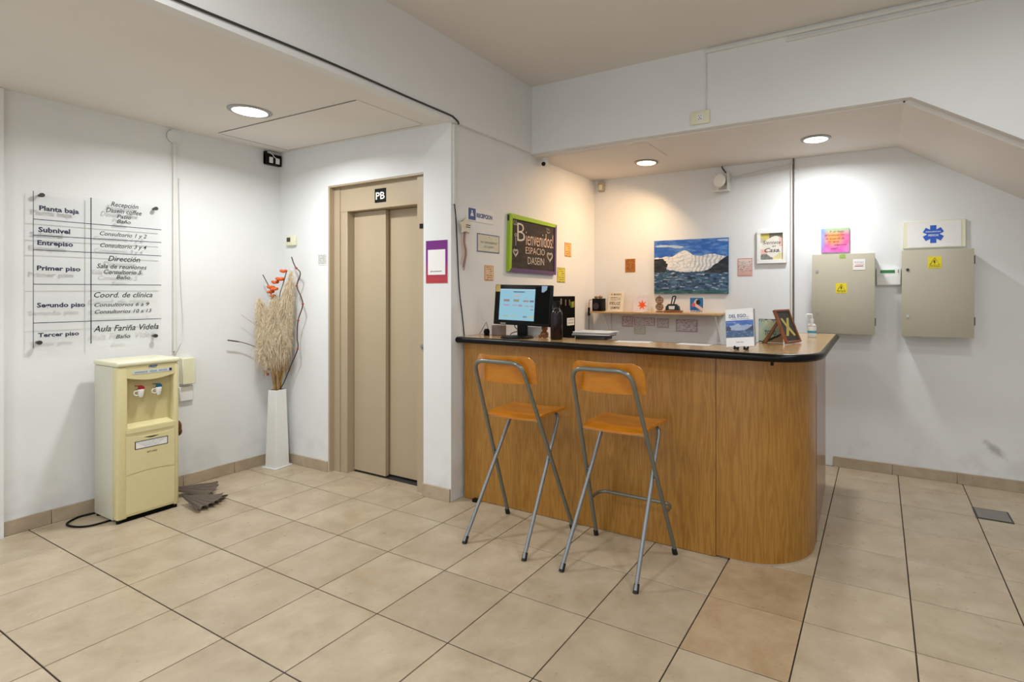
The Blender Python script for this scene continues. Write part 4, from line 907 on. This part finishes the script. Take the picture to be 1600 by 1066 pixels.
# electrical cabinets
CY = 4.62
def cabinet(x0, x1, z0, z1, label, warn, knobs, hinge):
    t = thing('electrical_cabinet', ((x0+x1)/2, YB, z0), label, 'cabinet')
    MB().box(x0+.006, x1-.006, CY+.02, YB-.001, z0+.006, z1-.006, .002, 1).build('cabinet_body', M_greybox, t)
    d = MB().box(x0, x1, CY, CY+.018, z0, z1, .003, 2).build('cabinet_door', M_greybox, t)
    for x, z in knobs: MB().cyl((x, CY, z), (x, CY-.004, z), .0105, n=18).cyl((x, CY-.004, z), (x, CY-.0055, z), .006, n=10).build('lock', M_dark if z > 1.5 and warn[0] > 0 else M_steel, d)
    for z in hinge: MB().box(x1-.004, x1+.006, CY+.002, CY+.016, z-.03, z+.03).build('hinge', M_dark, d)
    wx, wz, s = warn
    p = MB().box(wx-s, wx+s, CY-.0012, CY-.0002, wz-s, wz+s).build('warning_sticker', M_yellow, d, label='yellow high voltage warning')
    tr = [(wx, wz+s*.75), (wx+s*.72, wz-s*.45), (wx-s*.72, wz-s*.45)]
    MB().tube([(a, CY-.0014, b_) for a, b_ in tr], .0022, 5, closed=True).build('warning_triangle', M_ink, d)
    MB().prism([(wx-.003, wz+s*.35), (wx+.005, wz+s*.35), (wx+.001, wz+s*.08), (wx+.007, wz+s*.08), (wx-.004, wz-s*.36), (wx-.001, wz-s*.02), (wx-.007, wz-s*.02)], CY-.0022, CY-.0013, 'y').build('warning_bolt', M_ink, d)
    text('ALTA TENSION', M_ink, d, 'y', CY-.0013, (wx-s*.8, wx+s*.8, wz-s*.82, wz-s*.62))
    return t, d
t, d = cabinet(-.478, -.031, 1.10, 1.73, 'left grey electrical cabinet with a yellow warning sticker at its centre', (-.265, 1.46, .04), ((-.442, 1.596), (-.44, 1.265)), (1.2,))
MB().box(-.278, -.235, CY-.0015, CY-.0002, 1.697, 1.727).build('sticker', mat('green_label', (150, 180, 80), .5), d, label='small green sticker')
lb = MB().box(-.182, -.098, CY-.002, CY-.0002, 1.602, 1.686).build('white_label', M_paper, d, label='white tag with red lines')
MB().box(-.17, -.11, CY-.0026, CY-.002, 1.628, 1.634).build('red_line', M_red, lb); text('N O T A S', M_dark, lb, 'y', CY-.002, (-.17, -.11, 1.656, 1.667)); text('ATENCION', M_red, lb, 'y', CY-.002, (-.165, -.105, 1.64, 1.648))
cabinet(.147, .593, 1.098, 1.74, 'right grey electrical cabinet, browner, with its warning sticker near the top', (.355, 1.647, .043), ((.185, 1.596), (.185, 1.25)), (1.66, 1.22))
# alarm keypad between the cabinets
t = thing('alarm_keypad', (.06, YB, 1.48), 'white alarm keypad with green display between the electrical cabinets', 'keypad')
MB().box(-.022, .146, YB-.035, YB-.001, 1.482, 1.616, .005, 2).build('keypad_body', M_white, t)
MB().box(.005, .105, YB-.0365, YB-.0348, 1.578, 1.602).build('display', mat('lcd_green', (34, 104, 50), .3, emis=(30, 110, 50), es=.25), t)
MB().box(-.018, .142, YB-.038, YB-.0352, 1.488, 1.555, .002, 1).build('keypad_cover', M_white, t)
for q in range(2): MB().cyl((.128, YB-.0352, 1.598-.012*q), (.128, YB-.037, 1.598-.012*q), .004, n=8).build('key_button', M_dark, t)
# medical emergency panel
t = thing('emergency_panel', (.36, YB, 1.765), 'white panel with blue six-armed medical star above the right cabinet', 'sign')
MB().box(.161, .562, YB-.02, YB-.001, 1.765, 1.972, .002, 1).build('panel_board', M_creaml, t)
MB().box(.19, .535, YB-.0225, YB-.0202, 1.772, 1.964).build('panel_sheet', M_paper, t)
mb = MB()
for k in range(3):
    a = k*PI/3; R2 = Matrix.Translation((.358, 0, 1.868)) @ Matrix.Rotation(a, 4, 'Y')
    mb.box(-.02, .02, YB-.0236-.0001*k, YB-.0226, -.067, .067, M=R2)
em = mb.build('medical_star', mat('medical_blue', (24, 84, 186), .4), t)
text('EMERGENCIAS', M_paper, em, 'y', YB-.0240, (.31, .406, 1.882, 1.892), bold=.01); text('MEDICAS', M_paper, em, 'y', YB-.0240, (.325, .392, 1.852, 1.868), bold=.02)
# pipe, siren, conduits, sensor, camera
mb = MB().box(-.664, -.651, YB-.02, YB-.001, .05, ZR-.02, .002, 1)
mb.build('cable_conduit', M_cond, label='white vertical conduit on the back wall left of the cabinets', cat='conduit')
MB().cyl((-.641, YB-.012, .04), (-.641, YB-.012, ZR), .006, n=10).build('dark_pipe', mat('mauve_pipe', (112, 96, 90), .5), label='thin dark vertical pipe beside the white conduit on the back wall', cat='pipe')
MB().tube([(-.645, YB-.012, 2.525), (-1.16, YB-.012, 2.462)], .006, 6).build('cable_conduit', M_cond, label='upper slanted conduit running to the wall siren', cat='conduit')
MB().tube([(-.655, YB-.012, 2.49), (-1.14, YB-.012, 2.445)], .005, 6).build('cable_conduit', M_cond, label='lower slanted conduit running to the wall siren', cat='conduit')
t = thing('wall_siren', (-1.24, YB, 2.33), 'white round wall siren in a bracket near the ceiling', 'siren')
MB().box(-1.285, -1.175, YB-.02, YB-.001, 2.335, 2.50, .003, 1).box(-1.185, -1.173, YB-.10, YB-.02, 2.335, 2.49, .002, 1).box(-1.31, -1.173, YB-.10, YB-.02, 2.328, 2.338, .002, 1).build('siren_bracket', M_cond, t)
MB().lathe((-1.235, YB-.09, 2.415), [(0, -.05), (.05, -.048), (.06, -.03), (.03, .02), (.025, .065)], 28, axis=(.35, 1, 0)).build('siren_horn', M_white, t)
MB().tube(spline([(-1.25, YB-.02, ZR-.002), (-1.24, YB-.03, 2.54), (-1.21, YB-.03, 2.50)]), .006, 6).build('siren_cable', M_dark, t)
t = thing('motion_sensor', (-2.47, YB-.02, 2.44), 'small beige motion sensor in the upper corner of the reception', 'sensor')
MB().box(-2.502, -2.438, YB-.045, YB-.001, 2.445, 2.548, .012, 3).build('sensor_body', mat('sensor_beige', (176, 160, 138), .4), t)
MB().box(-2.490, -2.450, YB-.05, YB-.044, 2.46, 2.51, .004, 2).build('sensor_lens', M_creaml, t)
t = thing('dome_camera', (-2.50, 3.80, 2.49), 'small white security camera with black lens under the beam corner', 'camera')
MB().lathe((-2.505, 3.80, ZR), [(.034, 0), (.034, -.012), (.028, -.016)], 24).build('camera_base', M_white, t)
MB().ball((-2.505, 3.79, 2.528), .033, n=12).build('camera_ball', M_white, t)
MB().cyl((-2.497, 3.762, 2.515), (-2.488, 3.745, 2.508), .017, n=20).build('camera_lens', M_black, t)
# scuff on the back wall
def _sm(): pass
t = thing('floor_drain', (.635, 4.2, 0), 'grey rectangular metal drain cover set in the floor by the back wall', 'drain')
MB().box(.538, .732, 4.11, 4.305, .0006, .004, .001, 1).build('drain_frame', M_dark, t)
MB().box(.549, .721, 4.12, 4.295, .0035, .006, .001, 1).build('drain_plate', mat('drain_steel', (130, 126, 118), .45, .3), t)

# shelf on the back wall
t = thing('wall_shelf', (-1.87, YB, 1.2), 'pale wooden wall shelf on white metal brackets', 'shelf')
MB().box(-2.49, -1.225, 4.56, YB-.001, 1.228, 1.244, .001, 1).build('shelf_board', M_shelf, t)
for x in (-2.38, -1.27):
    br = MB().box(x-.012, x+.012, YB-.012, YB-.001, .96, 1.227, .001, 1).box(x-.012, x+.012, 4.60, YB-.012, 1.219, 1.2275, .001, 1)
    br.tube([(x, 4.62, 1.219), (x, YB-.01, .985)], .008, 6).build('shelf_bracket', M_white, t)
SZ = 1.2445
t = thing('small_speaker', (-2.43, 4.62, SZ), 'small black speaker box at the left end of the wall shelf', 'speaker')
MB().box(-2.485, -2.385, 4.60, 4.70, SZ+.0005, SZ+.125, .004, 2).build('speaker_cabinet', M_black, t)
MB().cyl((-2.44, 4.5995, SZ+.05), (-2.44, 4.597, SZ+.05), .032, n=24).build('speaker_cone', M_dark, t)
M_peb = mat('brown_stone', (150, 104, 60), .6, var=.4)
MB().ball((-2.46, 4.64, SZ+.1375), .017, (1.3, 1, .7), 7).build('brown_pebble', M_peb, label='smaller brown pebble on the left of the small black speaker top', cat='stone')
MB().ball((-2.412, 4.64, SZ+.14), .02, (1.2, 1, .7), 7).build('brown_pebble', M_peb, label='larger brown pebble on the right of the small black speaker top', cat='stone')
MB().tube(spline([(-2.49, 4.60, 1.355), (-2.515, 4.60, 1.34), (-2.52, 4.60, 1.2), (-2.52, 4.60, 1.05), (-2.52, 4.60, .9)]), .003, 6).cyl((-2.52, 4.60, 1.2), (-2.52, 4.60, 1.28), .012, n=10).build('switch_cord', M_black, t)
Mc = lambda x: Matrix.Translation((x, 4.66, SZ+.002)) @ Matrix.Rotation(math.radians(-8), 4, 'X')
#
t = thing('quote_card', (-2.25, 4.66, SZ), 'tall cream card with hand lettering beginning EL MUNDO, standing on the shelf', 'card')
MB().box(-.082, .082, 0, .006, 0, .187, .001, 1, M=Mc(-2.265)).build('card_board', mat('cream_board', (226, 214, 190), .7), t)
for s, r in (('EL MUNDO', (-.05, .06, .155, .172)), ('NECESITA', (-.055, .02, .125, .138)), ('QUE SEAS', (-.055, .02, .105, .115)), ('FELIZ', (-.06, .055, .062, .09)), ('SIEMPRE', (-.05, .05, .02, .045))):
    text(s, M_dark, t, 'y', -.0006, r, M=Mc(-2.265), bold=.01)
MB().tube([(.04+.011*math.cos(a), -.001, .122+.011*math.sin(a)) for a in [2*PI*k/14 for k in range(14)]], .0016, 5, closed=True).build('green_face', mat('green_ink', (60, 110, 90), .6), t, M=Mc(-2.265))
t = thing('star_card', (-2.01, 4.66, SZ), 'pale lilac card with an orange seven-pointed star, on the shelf', 'card')
MB().box(-.076, .076, 0, .005, 0, .158, .001, 1, M=Mc(-2.0)).build('card_board', mat('lilac_board', (214, 204, 206), .7), t)
MB().prism([((.052 if k % 2 == 0 else .021)*math.sin(k*PI/7)+.018, (.052 if k % 2 == 0 else .021)*math.cos(k*PI/7)+.063) for k in range(14)], -.0015, -.0003, 'y').build('orange_star', mat('orange_felt', (236, 88, 12), .7), t, M=Mc(-2.0))
MB().box(-2.34, -1.95, 4.585, 4.64, SZ+.0004, SZ+.0022).build('paper_sheet', M_paper, label='white sheets lying flat on the shelf in front of the cards', cat='paper')
MB().lathe((-1.86, 4.62, SZ+.0005), [(.012, 0), (.014, .01), (.010, .035), (.003, .05), (0, .05)], 10).build('small_stone', mat('pale_stone', (206, 190, 160), .7), label='small pale pointed stone beside the carved figurine', cat='stone')
t = thing('carved_figurine', (-1.79, 4.63, SZ), 'brown openwork figurine of two stacked medallions on the shelf', 'figurine')
M_fig = mat('carved_brown', (140, 104, 74), .6, var=.5, scale=140, bump=.5)
for z, r in ((SZ+.112, .036), (SZ+.05, .034)):
    g = MB().tube([(-1.792+r*math.cos(a), 4.63, z+r*.85*math.sin(a)) for a in [2*PI*k/20 for k in range(20)]], .006, 6, closed=True)
    for q in range(1, 3): g.tube([(-1.792+r*q/3*math.cos(a), 4.63, z+r*.85*q/3*math.sin(a)) for a in [2*PI*k/14 for k in range(14)]], .004, 5, closed=True)
    for q in range(6):
        a = q*PI/3; g.tube([(-1.792, 4.63, z), (-1.792+r*math.cos(a), 4.63, z+r*.85*math.sin(a))], .0035, 5)
    g.build('medallion', M_fig, t)
MB().box(-1.822, -1.762, 4.61, 4.65, SZ+.0005, SZ+.014, .003, 1).ball((-1.792, 4.63, SZ+.152), .007, n=6).build('figurine_base', M_fig, t)
t = thing('iron_trophy', (-1.65, 4.62, SZ), 'dark metal sculpture with tall loop handle on a wooden base, on the shelf', 'sculpture')
MB().box(-1.735, -1.575, 4.58, 4.66, SZ+.0005, SZ+.02, .003, 2).build('wooden_base', wood('base_wood', (156, 96, 46), (116, 66, 28), .4, 20, 2, 'X'), t)
M_iron = mat('patinated_iron', (46, 58, 60), .45, .4, var=.4, scale=60)
MB().prism([(-1.725, SZ+.02), (-1.595, SZ+.02), (-1.602, SZ+.055), (-1.63, SZ+.078), (-1.695, SZ+.078), (-1.72, SZ+.055)], 4.60, 4.645, 'y').build('sculpture_body', M_iron, t)
MB().tube(fillet([(-1.675, 4.62, SZ+.075), (-1.66, 4.62, SZ+.148), (-1.628, 4.62, SZ+.150), (-1.652, 4.62, SZ+.075)], .012, 4), .006, 8).build('loop_handle', M_iron, t)
MB().prism([(-1.692, SZ+.06), (-1.632, SZ+.06), (-1.638, SZ+.03), (-1.688, SZ+.03)], 4.5985, 4.6, 'y').build('pale_plate', M_paper, t)
t = thing('small_poster', (-1.44, 4.64, SZ), 'small blue poster of two reclining figures lettered DASEIN on the shelf', 'picture')
def das(u, v):
    c = (34, 110, 168)
    if v > .84: return (232, 232, 230)
    if math.hypot((u-.45)*1.0-(.25-v)*.5, (v-.3)*.6) < .13: c = (232, 196, 160)
    if math.hypot(u-.62, v-.3) < .17: c = (28, 26, 26)
    if math.hypot(u-.3, v-.5) < .16: c = (214, 96, 100)
    if abs(v-.6-(u-.6)*.6) < .12 and u > .4: c = (226, 190, 180)
    if math.hypot(u-.3, v-.8) < .2: c = (30, 90, 160)
    return c
MB().box(-1.507, -1.378, 4.64, 4.648, SZ+.001, SZ+.138, .001, 1).build('poster_board', M_paper, t)
picture('poster_print', 'y', 4.6396, (-1.503, -1.382, SZ+.003, SZ+.136), 30, 34, das, t, .4)
text('DASEIN', M_ink, t, 'y', 4.639, (-1.497, -1.39, SZ+.006, SZ+.022), bold=.02)
# faint papers under the shelf
for (x0, x1, z0, z1, cc, lab) in ((-2.25, -2.13, 1.09, 1.195, (176, 120, 116), 'red striped drawing pinned under the wall shelf at left'),
                                 (-2.12, -2.0, 1.02, 1.10, (176, 176, 120), 'pale yellow-green drawing pinned lowest under the wall shelf'),
                                 (-2.12, -1.9, 1.105, 1.185, (186, 140, 136), 'dotted red drawing pinned under the wall shelf beside the striped one'),
                                 (-1.88, -1.76, 1.09, 1.18, (170, 150, 146), 'grey lined sheet pinned under the middle of the wall shelf'),
                                 (-1.69, -1.48, 1.06, 1.175, (176, 150, 170), 'mauve bordered sheet pinned under the right half of the wall shelf')):
    t = flaty('pinned_drawing', x0, x1, z0, z1, M_paper, lab, 'drawing')
    picture('drawing_lines', 'y', YB-.0035, (x0, x1, z0, z1), 20, 14, (lambda cc: lambda u, v: cc if (min(u, 1-u, v, 1-v) < .06 or fb(u*9, v*9, 1, cc[1]) > .2) else (206, 204, 206))(cc), t)
